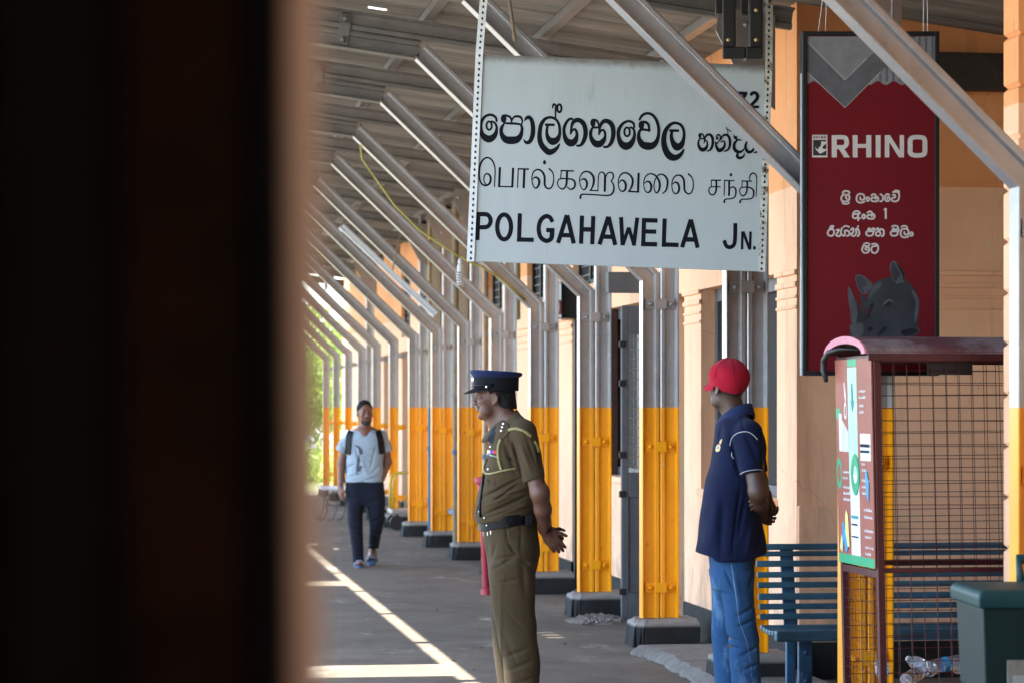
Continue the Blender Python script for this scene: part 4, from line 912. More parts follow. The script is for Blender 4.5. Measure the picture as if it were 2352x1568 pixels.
# ------------------------------------------------------------------ broken concrete step, rubble
st = thing('concrete_step', 'low broken concrete step with a rough edge by the wall next to the red-capped man', 'step')
m = MB(); random.seed(9); edge = []
for x, y, s in ((1462, 1500, 345), (1492, 1500, 350), (1530, 1520, 358), (1570, 1545, 372), (1610, 1560, 385), (1680, 1590, 400), (1760, 1620, 416)):
    edge.append(W(x, s))
back = [Vector((3.94, edge[-1].y, 0)), Vector((3.94, edge[0].y, 0))]
fine = []
for a, b in zip(edge, edge[1:]):
    for k in range(6): fine.append(a.lerp(b, k / 6) + Vector((random.uniform(-.018, .018), random.uniform(-.018, .018), 0)))
fine.append(edge[-1]); loop = fine + back
def lvl(z, o): return [(v.x + (o + random.uniform(-.012, .012) if i < len(fine) else 0), v.y, z) for i, v in enumerate(loop)]
m.ring([lvl(-.02, -.05), lvl(.02, -.035), lvl(.045, 0), lvl(.062, .03)]); m.build('slab', mt_step, st, smooth='auto')
rb = MB()
for k in range(150):
    q = W(random.uniform(1330, 1425), random.uniform(292, 305)); r = random.uniform(.006, .020)
    d = abs(q.x - 3.55); h = max(0, .06 - d * .2)
    bm = bmesh.new(); bmesh.ops.create_icosphere(bm, subdivisions=1, radius=r)
    vs = [(q.x + v.co.x * random.uniform(.7, 1.2), q.y + v.co.y * random.uniform(.7, 1.2), max(-.01, h * .6 + v.co.z * .6)) for v in bm.verts]
    fs = [[v.index for v in f.verts] for f in bm.faces]; bm.free(); rb.add(vs, fs)
g = []
c0 = W(1375, 299); n_ = 26
for a_ in range(n_):
    for b_ in range(n_):
        u, v = a_ / (n_ - 1) * 2 - 1, b_ / (n_ - 1) * 2 - 1; q2 = max(0, 1 - u * u - v * v)
        g.append((c0.x + u * .26, c0.y + v * .34, -.004 + .055 * q2 ** 1.2 * (.7 + .5 * math.sin(a_ * 1.9) * math.cos(b_ * 1.3)) + random.uniform(0, .010) * (q2 > .02)))
rb.add(g, [(a_ * n_ + b_, (a_ + 1) * n_ + b_, (a_ + 1) * n_ + b_ + 1, a_ * n_ + b_ + 1) for a_ in range(n_ - 1) for b_ in range(n_ - 1)])
tag(rb.build('rubble', M('sandy_rubble', (.17, .15, .125), .95, var=.3, bump=.8), smooth=True), 'small heap of sandy rubble at the foot of the grey door', 'rubble', kind='stuff')
lf = MB()
for k in range(26):
    q = W(random.uniform(1000, 1900), random.uniform(250, 380)); a = random.uniform(0, 6)
    if q.x > 3.3: continue
    lf.add([(q.x + .02 * math.cos(a), q.y + .02 * math.sin(a), .004), (q.x + .008 * math.cos(a + 2), q.y + .008 * math.sin(a + 2), .012), (q.x - .015 * math.cos(a), q.y - .015 * math.sin(a), .004), (q.x + .008 * math.cos(a - 2), q.y + .008 * math.sin(a - 2), .006)], [(0, 1, 2, 3)])
tag(lf.build('litter', M('dry_litter', (.10, .07, .045), .9), None), 'scattered dry leaves and crumbs on the platform', 'litter', kind='stuff')

# ------------------------------------------------------------------ smaller things along the platform
mt_redp = M('red_plastic', (.32, .012, .03), .4, var=.15, vs=8, bump=.1)
p = W(1117, 262); rp_ = thing('red_post', 'thin red post with a flared faded top half hidden behind the officer', 'post', (p.x, p.y, 0))
m = MB(); m.M = Matrix.Rotation(R(-2.5), 4, 'Y')
m.lathe([(.05, 0), (.045, .05), (.032, .06), (.026, .75), (.03, .80)], n=16); m.build('shaft', mt_redp, rp_, smooth='auto')
m = MB(); m.M = Matrix.Rotation(R(-2.5), 4, 'Y'); m.lathe([(.03, .80), (.034, .96), (.06, .99), (.065, 1.03), (.0, 1.035)], n=16); m.build('flared_top', M('faded_red_plastic', (.42, .06, .09), .5, var=.15), rp_, smooth='auto')

mt_trol = M('yellow_green_tube', (.45, .36, .03), .4, var=.15, vs=20, bump=.1)
p = W(903, 172); tr = thing('hand_trolley', 'low grey hand trolley with a bent yellow-green push handle', 'trolley', (p.x, p.y, 0))
for y in (0, .42): 
    MB().tube([(0, y, .27), (0, y, .62), (.02, y, .70), (.07, y, .755), (.19, y, .765)], .014, 8).build('handle_tube', mt_trol, tr, smooth=True)
MB().tube([(.19, .0, .765), (.19, .42, .765)], .016, 8).build('crossbar', mt_black, tr)
MB().box(-.03, .5, -.05, .5, .22, .28).build('deck', mt_alu, tr, bevel=.01)
for x in (.05, .42):
    for y in (.0, .42): MB().lathe([(.03, -.02), (.10, -.02), (.10, .02), (.03, .02)], (x, y, .10), 18, 'y').build('wheel', mt_black, tr, smooth='auto')
    MB().box(x - .02, x + .02, -.0, .42, .09, .22).build('axle', mt_black, tr)

p = W(737, 158); wt = thing('wire_bench', 'small white-topped bench on thin twisted wire legs behind the walking man', 'bench', (p.x, p.y, 0))
MB().box(0, .62, 0, .8, .44, .475).build('seat', M('white_painted_board', (.75, .78, .8), .5, var=.06), wt, bevel=.01)
random.seed(2)
for x, y in ((.06, .05), (.2, .05), (.33, .06), (.56, .1), (.06, .7), (.56, .7)):
    MB().tube([(x - .03, y, .44), (x + .01, y, .33), (x + .04, y, .24), (x + .015, y, .20), (x + .03, y, .16), (x - .01, y, .05), (x - .04, y - .03, .006), (x - .11, y - .05, .006)], .010, 7).build('leg', mt_black, wt, smooth=True)
MB().tube([(.03, .05, .22), (.6, .08, .20)], .008, 6).build('brace', mt_black, wt)

mt_pipe = M('pipe_paint', (.30, .22, .10), .6, var=.3, vs=6, bump=.1); zsplit(mt_pipe, 1.64, (.03, .10, .22))
mt_pipe2 = M('mottled_pipe_paint', (.22, .15, .08), .7, var=.4, vs=10, bump=.3, col2=(.12, .14, .16), c2=.5, c2s=5)
for nm, x, s, mt, r, lab in (('drainpipe', 987, 190, mt_pipe, .022, 'narrow wall pipe painted mustard above and blue below'), ('drainpipe', 1047, 207, mt_pipe2, .034, 'mottled brown and grey wall pipe with a small blue collar'), ('drainpipe', 1116, 229, mt_pipe2, .026, 'mottled wall pipe just behind the officer\'s chest')):
    p = W(x, s); d = thing(nm, lab, 'pipe', (p.x, p.y, 0), 0, 'pipes running up the wall')
    MB().tube([(0, 0, 0), (0, 0, 3.9)], r, 12).build('pipe', mt, d, smooth='auto')
    for z in (.5, 1.12, 1.75, 2.6): MB().tube([(0, 0, z), (0, 0, z + .05)], r + .01, 12).build('collar', mt_blue2 if z == 1.12 else mt, d, smooth='auto')

# fluorescent tube under a brace, bulbs, their wire
mt_tube = M('white_lamp_body', (.50, .51, .52), .35, var=.03, bump=0)
a = W(785, 203, 527); b = W(993, 206, 722)
ft = thing('tube_light', 'long white fluorescent tube fixture slung beneath a sloping brace', 'light', a)
d = b - a
MB().tube([(0, 0, 0), d], .016, 10).build('tube', mt_tube, ft, smooth='auto')
n = d.normalized(); up = n.cross(Vector((0, 1, 0))).normalized(); up = up if up.z > 0 else -up
m = MB(); c = []
for q in (Vector((0,0,0)) - n * .03, d + n * .03): c.append([q + up * .02 + Vector((0, .03, 0)), q + up * .055 + Vector((0, .03, 0)), q + up * .055 - Vector((0, .03, 0)), q + up * .02 - Vector((0, .03, 0))])
m.ring(c); m.build('batten', mt_tube, ft)
for q in (Vector((0,0,0)), d): MB().tube([q - n * .03, q + n * .03], .026, 10).build('end_cap', mt_tube, ft)
for t in (.38, .86):
    q = d * t; MB().tube([q + up * .05, q + up * .17], .008, 6).build('strap', mt_black, ft)
def bulb(label, x, y, s, L_, spiral):
    o = thing('light_bulb', label, 'light bulb', W(x, s, y), 0, 'lamps hung along the canopy'); L2 = L_ / s
    MB().lathe([(.012, 0), (.018, -.02), (.02, -.05), (.026, -.06), (.028, -.11), (.02, -.12)], n=14).build('base', mt_tube, o, smooth='auto')
    if spiral:
        pts = [(.030 * (1 - .25 * (k / 50)) * math.cos(k * .628), .030 * (1 - .25 * (k / 50)) * math.sin(k * .628), -.12 - (L2 - .12) * k / 50) for k in range(51)]
        MB().tube(pts, .0085, 7).build('spiral_tube', mt_tube, o, smooth=True)
    else: MB().lathe([(.02, -.12), (.03, -.14), (.032, -.17), (.02, -.2), (0, -.205)], n=14).build('globe', mt_tube, o, smooth=True)
    return o
bulb('white spiral bulb hanging at the lower left corner of the name board', 1057, 594, 262, 62, True)
bulb('small white bulb hanging near the far end of the canopy', 748, 634, 160, 26, False)
mt_yw = M('yellow_cable', (.32, .28, .05), .5, var=.2, vs=10, bump=0)
cab = MB().tube([W(829, 262, 262), W(829, 262, 345), W(832, 262, 366), W(850, 262, 392), W(905, 262, 470), W(965, 262, 530), W(1040, 262, 580), W(1057, 262, 592)], .009, 7)
tag(cab.build('power_cable', mt_yw, smooth=True), 'yellow power cable running down from the rafters to the spiral bulb', 'cable')
pc = MB().tube([W(1057, 262, 590), W(1080, 262, 603), W(1105, 262, 612), W(1150, 262, 640), W(1245, 258, 720)], .010, 7)
tag(pc.build('power_cable', mt_yw, smooth=True), 'pale green conduit continuing under the name board along a brace', 'cable')
for lab, (x0, y0), (x1, y1), s in (('thin brown stay rod in front of the farther orange wall', (930, 498), (901, 622), 215), ('thin olive hanger rod behind the left end of the name board', (1165, -30), (1183, 95), 395), ('thin brown hanger rod above the small far bulb', (722, 520), (752, 634), 160)):
    tag(MB().tube([W(x0, s, y0), W(x1, s, y1)], .011 if s > 300 else .008, 8).build('stay_rod', mt_pipe2), lab, 'rod', 'thin rods hanging from the canopy')

# ------------------------------------------------------------------ beyond the end of the platform
def leaf_cloud(n, fn, size, seed):
    rg = np.random.default_rng(seed); P = fn(rg, n); m = MB()
    d = rg.normal(size=(n, 3)); d /= np.linalg.norm(d, axis=1)[:, None]; e = np.cross(d, rg.normal(size=(n, 3))); e /= np.linalg.norm(e, axis=1)[:, None]
    sz = size * rg.uniform(.6, 1.4, n)
    for p, a, b, s_ in zip(P, d, e, sz):
        m.v += [tuple(p - a * s_), tuple(p + b * s_ * .35), tuple(p + a * s_), tuple(p - b * s_ * .35)]; k = len(m.v) - 4; m.f.append((k, k + 1, k + 2, k + 3))
    return m
def leafmat(name, c, c2):
    m = M(name, c, .55, var=.35, vs=1.2, bump=0, col2=c2, c2=.5, c2s=2.5); n = m.node_tree.nodes; l = m.node_tree.links; b = n['Principled BSDF']
    tr_ = n.new('ShaderNodeBsdfTranslucent'); mx = n.new('ShaderNodeMixShader'); mx.inputs[0].default_value = .4
    src = b.inputs['Base Color'].links[0].from_socket; l.new(src, tr_.inputs['Color'])
    l.new(b.outputs[0], mx.inputs[1]); l.new(tr_.outputs[0], mx.inputs[2]); l.new(mx.outputs[0], n['Material Output'].inputs['Surface'])
    return m
mt_leaf = leafmat('fresh_green_leaves', (.32, .44, .08), (.48, .54, .16)); mt_leaf2 = leafmat('dark_green_leaves', (.045, .09, .02), (.09, .13, .03))
mt_bark = M('bark', (.12, .09, .06), .9, var=.3, vs=10, bump=.5)
def tree(label, x, y, h, r, mt, seed, n=5200):
    t = thing('tree', label, 'tree', (x, y, -.03), 0, 'trees beyond the end of the platform'); random.seed(seed)
    limbs = [((0, 0, 0), (.1, 0, h * .45))]
    m = MB().tube([(0, 0, 0), (.06, .05, h * .2), (.1, 0, h * .45), (.05, .1, h * .75)], [.16, .13, .10, .05], 10)
    cl = []
    for k in range(16):
        a = k * 2.4; z = h * (.25 + .7 * k / 16); q = r * (1.0 - .5 * abs(z / h - .55)) * random.uniform(.6, 1)
        e = (q * math.cos(a), q * math.sin(a), z + random.uniform(0, .5)); cl.append((e, random.uniform(.5, .95)))
        m.tube([(.08, .03, z * .8), (e[0] * .5, e[1] * .5, (z * .8 + e[2]) / 2 + .15), e], [.05, .03, .012], 6)
    m.build('trunk', mt_bark, t, smooth=True)
    def fn(rg, n):
        i = rg.integers(0, len(cl), n); c = np.array([cl[k][0] for k in i]); rr = np.array([cl[k][1] for k in i])
        v = rg.normal(size=(n, 3)); v /= np.linalg.norm(v, axis=1)[:, None]
        return c + v * (rr * rg.uniform(0, 1, n) ** .45)[:, None] * np.array([1.1, 1.1, .8])
    leaf_cloud(n, fn, .13, seed).build('crown', mt, t)
tree('tall fresh green tree filling the gap at the far end of the platform', 3.5, 62, 3.7, 1.7, mt_leaf, 1)
tree('darker green tree farther back at the left of the far gap', 5.6, 84, 4.6, 2.4, mt_leaf2, 2)
tree('broad pale green tree behind the far end of the station building', 7.2, 74, 4.2, 2.2, mt_leaf, 3)
bs = thing('bush', 'low grassy green bush on the ground past the last column', 'bush', (4.0, 57, -.03))
MB().tube([(0, 0, 0), (.1, 0, .3)], .03, 6).build('stem', mt_bark, bs)
leaf_cloud(1800, lambda rg, n: np.stack([rg.normal(0, .6, n), rg.normal(0, .8, n), np.abs(rg.normal(0, .32, n))], 1), .10, 8).build('foliage', mt_leaf, bs)
mt_far = M('sunlit_pale_wall', (.62, .50, .40), .8, var=.08)
fw = thing('boundary_wall', 'pale sunlit boundary wall behind the trees', 'wall', (0, 92, -.03))
MB().box(-12, 30, 0, .25, 0, 2.4).build('wall', mt_far, fw); MB().box(-12, 30, -.05, .3, 2.4, 2.52).build('coping', mt_far, fw)
# parked white car, mostly hidden
mt_car = M('white_car_paint', (.78, .80, .84), .25, var=.03, bump=0); mt_glass = M('dark_car_glass', (.02, .025, .03), .08, bump=0)
car = thing('parked_car', 'white parked car out on the grass beyond the last column', 'car', (3.1, 66, -.03), R(8))
prof = [(-2.0, .30), (-2.05, .62), (-1.9, .82), (-1.1, .92), (-.55, 1.36), (.9, 1.40), (1.65, .98), (2.0, .9), (2.08, .5), (2.0, .30)]
rings = []
for y, f_ in ((-.82, .94), (-.78, 1), (.78, 1), (.82, .94)):
    rings.append([(x * (.99 if f_ < 1 else 1), y, .3 + (z - .3) * f_) for x, z in prof])
MB().ring(rings).build('body', mt_car, car, smooth='auto', bevel=.03)
for y in (-.832, .818): 
    MB().prism([(-.95, .94), (-.5, 1.28), (.8, 1.30), (1.35, .96)], .014).build('side_window', mt_glass, car, loc=(0, y, 0))
for x in (-1.3, 1.35):
    for y in (-.72, .72):
        wv = MB().lathe([(.17, -.1), (.29, -.1), (.31, -.08), (.31, .08), (.29, .1), (.17, .1)], (x, y, .31), 20, 'y').build('wheel', mt_black, car, smooth='auto')
        MB().lathe([(.0, -.102), (.16, -.102), (.18, -.09), (.18, .09), (.16, .102), (0, .102)], (x, y, .31), 16, 'y').build('rim', mt_alu, wv, smooth='auto')
for y in (-.6, .6): MB().box(-2.07, -2.0, y - .15, y + .15, .62, .74).build('headlight', mt_tube, car, bevel=.02)
# ------------------------------------------------------------------ people: smooth distance fields turned into one skin each
from mathutils.bvhtree import BVHTree
class Field:
    def __init__(s, lo, hi, h):
        s.lo = np.array(lo, np.float32); s.h = h; n = np.ceil((np.array(hi) - lo) / h).astype(int) + 1
        s.ax = [(s.lo[i] + h * np.arange(n[i])).astype(np.float32) for i in range(3)]
        s.F = np.full(n, 1.0, np.float32)
    def win(s, lo, hi):
        sl = []; g = []
        for i in range(3):
            a = int(np.clip(np.searchsorted(s.ax[i], lo[i]), 0, len(s.ax[i]))); b = int(np.clip(np.searchsorted(s.ax[i], hi[i]), 0, len(s.ax[i])))
            sl.append(slice(a, b)); g.append(s.ax[i][a:b])
        return tuple(sl), g[0][:, None, None], g[1][None, :, None], g[2][None, None, :]
    def put(s, sl, d, k, op):
        A = s.F[sl]
        if op == 'u':
            t = np.clip(.5 + .5 * (A - d) / k, 0, 1); s.F[sl] = A + (d - A) * t - k * t * (1 - t)
        elif op == 'c':                        # carve
            d = -d; t = np.clip(.5 - .5 * (A - d) / k, 0, 1); s.F[sl] = A + (d - A) * t + k * t * (1 - t)
        return s
    def cone(s, p, q, r0, r1, k=.02, op='u', cap=False):
        p = np.array(p, np.float32); q = np.array(q, np.float32); m = max(r0, r1) + k + .04
        sl, X, Y, Z = s.win(np.minimum(p, q) - m, np.maximum(p, q) + m)
        d = q - p; L2 = float(d @ d) + 1e-9
        t0 = ((X - p[0]) * d[0] + (Y - p[1]) * d[1] + (Z - p[2]) * d[2]) / L2; t = np.clip(t0, 0, 1)
        D = np.sqrt((X - p[0] - d[0] * t) ** 2 + (Y - p[1] - d[1] * t) ** 2 + (Z - p[2] - d[2] * t) ** 2) - (r0 + (r1 - r0) * t)
        if cap: D = np.maximum(D, (t0 - 1) * L2 ** .5)
        return s.put(sl, D, k, op)
    def ell(s, c, r, k=.02, op='u', rot=None):
        c = np.array(c, np.float32); m = max(r) + k + .03
        sl, X, Y, Z = s.win(c - m, c + m); X = X - c[0]; Y = Y - c[1]; Z = Z - c[2]
        if rot is not None:
            m_ = np.array(rot, np.float32)     # rows: local axes
            X, Y, Z = (m_[0, 0] * X + m_[0, 1] * Y + m_[0, 2] * Z, m_[1, 0] * X + m_[1, 1] * Y + m_[1, 2] * Z, m_[2, 0] * X + m_[2, 1] * Y + m_[2, 2] * Z)
        q = np.sqrt((X / r[0]) ** 2 + (Y / r[1]) ** 2 + (Z / r[2]) ** 2); g = np.sqrt((X / r[0] ** 2) ** 2 + (Y / r[1] ** 2) ** 2 + (Z / r[2] ** 2) ** 2) + 1e-6
        return s.put(sl, q * (q - 1) / g, k, op)
    def loft(s, secs, k=.02, n=2.2, warp=None):  # sections (z, x0, x1, y0, y1) from top to bottom
        S_ = np.array(sorted(secs), float); z = s.ax[2]
        g = np.linspace(S_[0, 0], S_[-1, 0], 300); cols = []
        for c in range(1, 5):
            v = np.interp(g, S_[:, 0], S_[:, c]); kk = np.ones(15) / 15; v = np.convolve(np.pad(v, 7, 'edge'), kk, 'valid'); cols.append(np.interp(z, g, v).astype(np.float32))
        a, b, c, d = [q[None, None, :] for q in cols]
        X, Y, Z = s.ax[0][:, None, None], s.ax[1][None, :, None], z[None, None, :]
        rx, ry = (b - a) / 2, (d - c) / 2
        u = np.abs((X - (a + b) / 2) / rx); v = np.abs((Y - (c + d) / 2) / ry)
        D = ((u ** n + v ** n) ** (1 / n) - 1) * np.minimum(rx, ry)
        D = np.maximum(D, np.maximum(Z - S_[-1, 0], S_[0, 0] - Z))
        return s.put((slice(None),) * 3, D.astype(np.float32), k, 'u')
    def plane(s, nrm, off, k=.004):             # keep the side where nrm.p < off
        X, Y, Z = s.ax[0][:, None, None], s.ax[1][None, :, None], s.ax[2][None, None, :]
        D = (nrm[0] * X + nrm[1] * Y + nrm[2] * Z - off).astype(np.float32); s.F = np.maximum(s.F, D); return s
    def folds(s, segs, side=-1):                 # segs: (x0,z0,x1,z1,amp,width): carve along a line seen from the side
        X, Z = s.ax[0][:, None, None], s.ax[2][None, None, :]; Y = s.ax[1][None, :, None]
        T = np.zeros((len(s.ax[0]), 1, len(s.ax[2])), np.float32)
        for x0, z0, x1, z1, amp, wd in segs:
            dx, dz = x1 - x0, z1 - z0; L2 = dx * dx + dz * dz + 1e-9
            amp *= 1.5; wd *= .75; t = np.clip(((X - x0) * dx + (Z - z0) * dz) / L2, 0, 1); e = (X - x0 - dx * t) ** 2 + (Z - z0 - dz * t) ** 2
            f = np.sin(np.pi * np.clip(t, .04, .96)) ** .6; T += amp * f * np.exp(-e / wd ** 2)
        m = 1 / (1 + np.exp(-side * Y / .03)) if side else np.ones_like(Y)
        s.F += (T * m).astype(np.float32); return s
    def ripple(s, amp, fx, fy, fz, ph=0, mod=None):
        X, Y, Z = s.ax[0][:, None, None], s.ax[1][None, :, None], s.ax[2][None, None, :]
        D = amp * np.sin(fx * X + fy * Y + fz * Z + ph + 1.3 * np.sin(9 * X + 7 * Y - 6 * Z)) * (.5 + .5 * np.sin(5 * X - 8 * Y + 7 * Z + ph * 2))
        if mod is not None: D = D * np.exp(-((Z - mod[0]) / mod[1]) ** 2)
        s.F += D.astype(np.float32); return s
    def mesh(s):
        F = s.F; I = F < 0; n = np.array(F.shape)
        c = I[:-1, :-1, :-1].astype(np.int8)
        for o in ((1,0,0),(0,1,0),(0,0,1),(1,1,0),(1,0,1),(0,1,1),(1,1,1)):
            c = c + I[o[0]:n[0]-1+o[0], o[1]:n[1]-1+o[1], o[2]:n[2]-1+o[2]]
        cells = np.argwhere((c > 0) & (c < 8)); idx = np.full(c.shape, -1, np.int32); idx[tuple(cells.T)] = np.arange(len(cells))
        acc = np.zeros((len(cells), 3)); cnt = np.zeros(len(cells))
        cor = [(0,0,0),(1,0,0),(0,1,0),(1,1,0),(0,0,1),(1,0,1),(0,1,1),(1,1,1)]
        val = [F[cells[:,0]+a, cells[:,1]+b, cells[:,2]+d] for a, b, d in cor]
        for i in range(8):
            for j in range(i + 1, 8):
                if sum(abs(cor[i][q] - cor[j][q]) for q in range(3)) != 1: continue
                m = (val[i] < 0) != (val[j] < 0); t = np.where(m, val[i] / np.where(m, val[i] - val[j], 1), 0)
                acc += m[:, None] * (np.array(cor[i]) + (np.array(cor[j]) - np.array(cor[i])) * t[:, None]); cnt += m
        V = (cells + acc / cnt[:, None]) * s.h + s.lo; Q = []
        for ax in range(3):
            b, d = [q for q in range(3) if q != ax]
            A = np.take(I, range(0, n[ax]-1), ax); B = np.take(I, range(1, n[ax]), ax); e = np.argwhere(A != B)
            e = e[(e[:, b] > 0) & (e[:, d] > 0) & (e[:, b] < n[b]-1) & (e[:, d] < n[d]-1)]
            def at(ob, od): q = e.copy(); q[:, b] += ob; q[:, d] += od; return idx[tuple(q.T)]
            q = np.stack([at(-1,-1), at(0,-1), at(0,0), at(-1,0)], 1); fl = A[tuple(e.T)]
            if ax == 1: fl = ~fl
            q[~fl] = q[~fl][:, ::-1]; Q.append(q)
        return V, np.concatenate(Q)
    def build(s, name, mat, parent, iters=0):
        V, Q = s.mesh(); me = bpy.data.meshes.new(name)
        for _ in range(iters):                  # a little relaxing
            a = np.zeros_like(V); k = np.zeros(len(V))
            for i in range(4):
                np.add.at(a, Q[:, i], V[Q[:, (i + 1) % 4]]); np.add.at(k, Q[:, i], 1); np.add.at(a, Q[:, i], V[Q[:, (i + 3) % 4]]); np.add.at(k, Q[:, i], 1)
            V = .5 * V + .5 * a / np.maximum(k, 1)[:, None]
        me.from_pydata(V.tolist(), [], Q.tolist()); me.update(); me.polygons.foreach_set('use_smooth', [True] * len(me.polygons)); me.materials.append(mat)
        o = bpy.data.objects.new(name, me); COL.objects.link(o); o.parent = parent; return o
def bvh(*obs):
    V, P = [], []
    for o in obs:
        n = len(V); V += [v.co.copy() for v in o.data.vertices]; P += [[n + i for i in p.vertices] for p in o.data.polygons]
    return BVHTree.FromPolygons(V, P)
class Decal:                                     # thin pieces laid onto cloth, drawn in the (x,z) view of the person
    def __init__(s, tree, off=.0015, y=-1.5): s.t = tree; s.o = off; s.y = y; s.mb = MB()
    def on(s, x, z, e=0):
        h = s.t.ray_cast(Vector((x, s.y, z)), Vector((0, 1, 0)))
        return None if h[0] is None else h[0] + h[1] * (s.o + e)
    def strip(s, pts, w, thick=.002):
        L_, R_ = [], []
        for i in range(len(pts)):
            a = Vector(pts[max(i - 1, 0)]); b = Vector(pts[min(i + 1, len(pts) - 1)]); t = (b - a).normalized(); n = Vector((-t.y, t.x)) * w / 2; p = Vector(pts[i])
            l, r = s.on(p.x + n.x, p.y + n.y), s.on(p.x - n.x, p.y - n.y)
            if l is None or r is None: continue
            L_.append(l); R_.append(r)
        for i in range(len(L_) - 1): s.mb.quad(L_[i], R_[i], R_[i + 1], L_[i + 1])
        return s
    def patch(s, x0, z0, x1, z1, n=6):
        g = [[s.on(x0 + (x1 - x0) * i / n, z0 + (z1 - z0) * j / n) for j in range(n + 1)] for i in range(n + 1)]
        for i in range(n):
            for j in range(n):
                q = [g[i][j], g[i + 1][j], g[i + 1][j + 1], g[i][j + 1]]
                if all(v is not None for v in q): s.mb.quad(*q)
        return s
    def poly(s, pts, cen):
        ring = [s.on(*p) for p in pts]; c = s.on(*cen)
        if c is None: return s
        for i in range(len(ring)):
            a, b = ring[i], ring[(i + 1) % len(ring)]
            if a is not None and b is not None: s.mb.add([c, a, b], [(0, 1, 2)])
        return s
    def tubeon(s, pts, r, n=7):
        q = [s.on(*p[:2], p[2] if len(p) > 2 else 0) for p in pts]; q = [v for v in q if v is not None]
        if len(q) > 1: s.mb.tube(q, r, n)
        return s
    def stud(s, x, z, r):
        p = s.on(x, z)
        if p is not None:
            m = MB(); m.lathe([(r, 0), (r, -.003), (r * .6, -.006), (0, -.007)], p, 10, 'y'); s.mb.add(m.v, m.f)
        return s
    def build(s, name, mat, parent, smooth=False): return s.mb.build(name, mat, parent, smooth=smooth)

def frame(fwd, up=(0, 0, 1), pitch=0):
    f = Vector(fwd).normalized(); l = Vector((0, 0, 1)).cross(f).normalized()    # l: the person's left
    u = f.cross(l).normalized()
    if pitch: f, u = f * math.cos(pitch) + u * math.sin(pitch), u * math.cos(pitch) - f * math.sin(pitch)
    return f, l, u
def head(Fd, c, fr, sc=.96, wide=1, moust=False):
    f, l, u = fr; c = Vector(c); rot = [tuple(f), tuple(l), tuple(u)]
    P = lambda x, y, z: tuple(c + (f * x + l * y + u * z) * sc)
    E = lambda p, r, k=.02, op='u': Fd.ell(P(*p), [q * sc for q in r], k, op, rot)
    E((-.018, 0, .040), (.098, .077, .088)); E((.028, 0, -.015), (.062, .060, .088), .03); E((.030, 0, -.075), (.050, .046, .038), .025)
    E((.064, 0, -.100), (.022, .022, .019), .02)
    Fd.cone(P(.080, -.034, .026), P(.080, .034, .026), .013 * sc, .013 * sc, .018)
    for y in (-1, 1):
        E((.060, y * .045, -.020), (.024, .020, .022), .022); E((.092, y * .031, .006), (.017, .019, .013), .014, 'c')
        E((.040, y * .050, -.070), (.030, .016, .030), .02)
    Fd.cone(P(.086, 0, .018), P(.108, 0, -.026), .0085 * sc, .0125 * sc, .012)
    for y in (-1, 1): E((.097, y * .0125, -.030), (.012, .0085, .009), .008)
    E((.087, 0, -.056), (.011, .022, .007), .010); E((.085, 0, -.071), (.011, .020, .0075), .010)
    Fd.cone(P(.104, -.018, -.0640), P(.104, .018, -.0640), .0022, .0022, .003, 'c')
    E((.080, 0, -.084), (.014, .02, .006), .01, 'c')
    for y in (-1, 1):
        ef, el = (f * .93 - l * y * .36).normalized(), (l * .93 + f * y * .36).normalized(); r2 = [tuple(ef), tuple(el), tuple(u)]
        Fd.ell(P(-.012, y * .081, -.004), (.020 * sc, .0085 * sc, .033 * sc), .006, 'u', r2)
        Fd.ell(P(-.010, y * .0895, .000), (.011 * sc, .0055 * sc, .021 * sc), .004, 'c', r2)
        Fd.ell(P(-.006, y * .081, -.030), (.010 * sc, .006 * sc, .009 * sc), .006, 'u', r2)
    return P, rot
def hand(Fd, w, d, th, nrm, curl=(.25, .3, .35, .4), sc=1, thumb=((.03, .030, -.004), (.052, .058, -.012), (.086, .072, -.022)), k=.008):
    w = Vector(w); d = Vector(d).normalized(); th = (Vector(th) - d * Vector(th).dot(d)).normalized(); nv = d.cross(th).normalized()
    if nv.dot(Vector(nrm)) < 0: nv = -nv           # nv: towards the palm
    T = lambda x, y, z: w + (d * x + th * y - nv * z) * sc       # z<0 is the palm side
    rot = [tuple(d), tuple(th), tuple(nv)]
    Fd.ell(T(.05, .0, 0), (.052 * sc, .041 * sc, .017 * sc), .015, 'u', rot); Fd.cone(T(-.02, 0, 0), T(.03, 0, 0), .027 * sc, .024 * sc, .015)
    Fd.ell(T(.035, .026, -.010), (.032 * sc, .016 * sc, .014 * sc), .012, 'u', rot)
    for y, ln, c, sp in zip((.029, .0095, -.0105, -.029), (.074, .084, .078, .062), curl, (.02, .005, -.01, -.02)):
        p = T(.088 if abs(y) < .02 else .082, y, 0); a = 0; dr = d * math.cos(sp) + th * math.sin(sp)
        for q, seg in enumerate((.44, .31, .25)):
            a += c * (1, 1.25, .9)[q]; e = p + (dr * math.cos(a) + nv * math.sin(a)) * ln * seg * sc
            Fd.cone(p, e, (.0094, .0088, .0080)[q] * sc, (.0088, .0080, .0068)[q] * sc, k if q == 0 else .004); p = e
    a, b, e = [T(*q) for q in thumb]
    Fd.cone(T(.012, .018, -.004), a, .016 * sc, .014 * sc, .012); Fd.cone(a, b, .0135 * sc, .0115 * sc, .006); Fd.cone(b, e, .0112 * sc, .0085 * sc, .004)
    return T

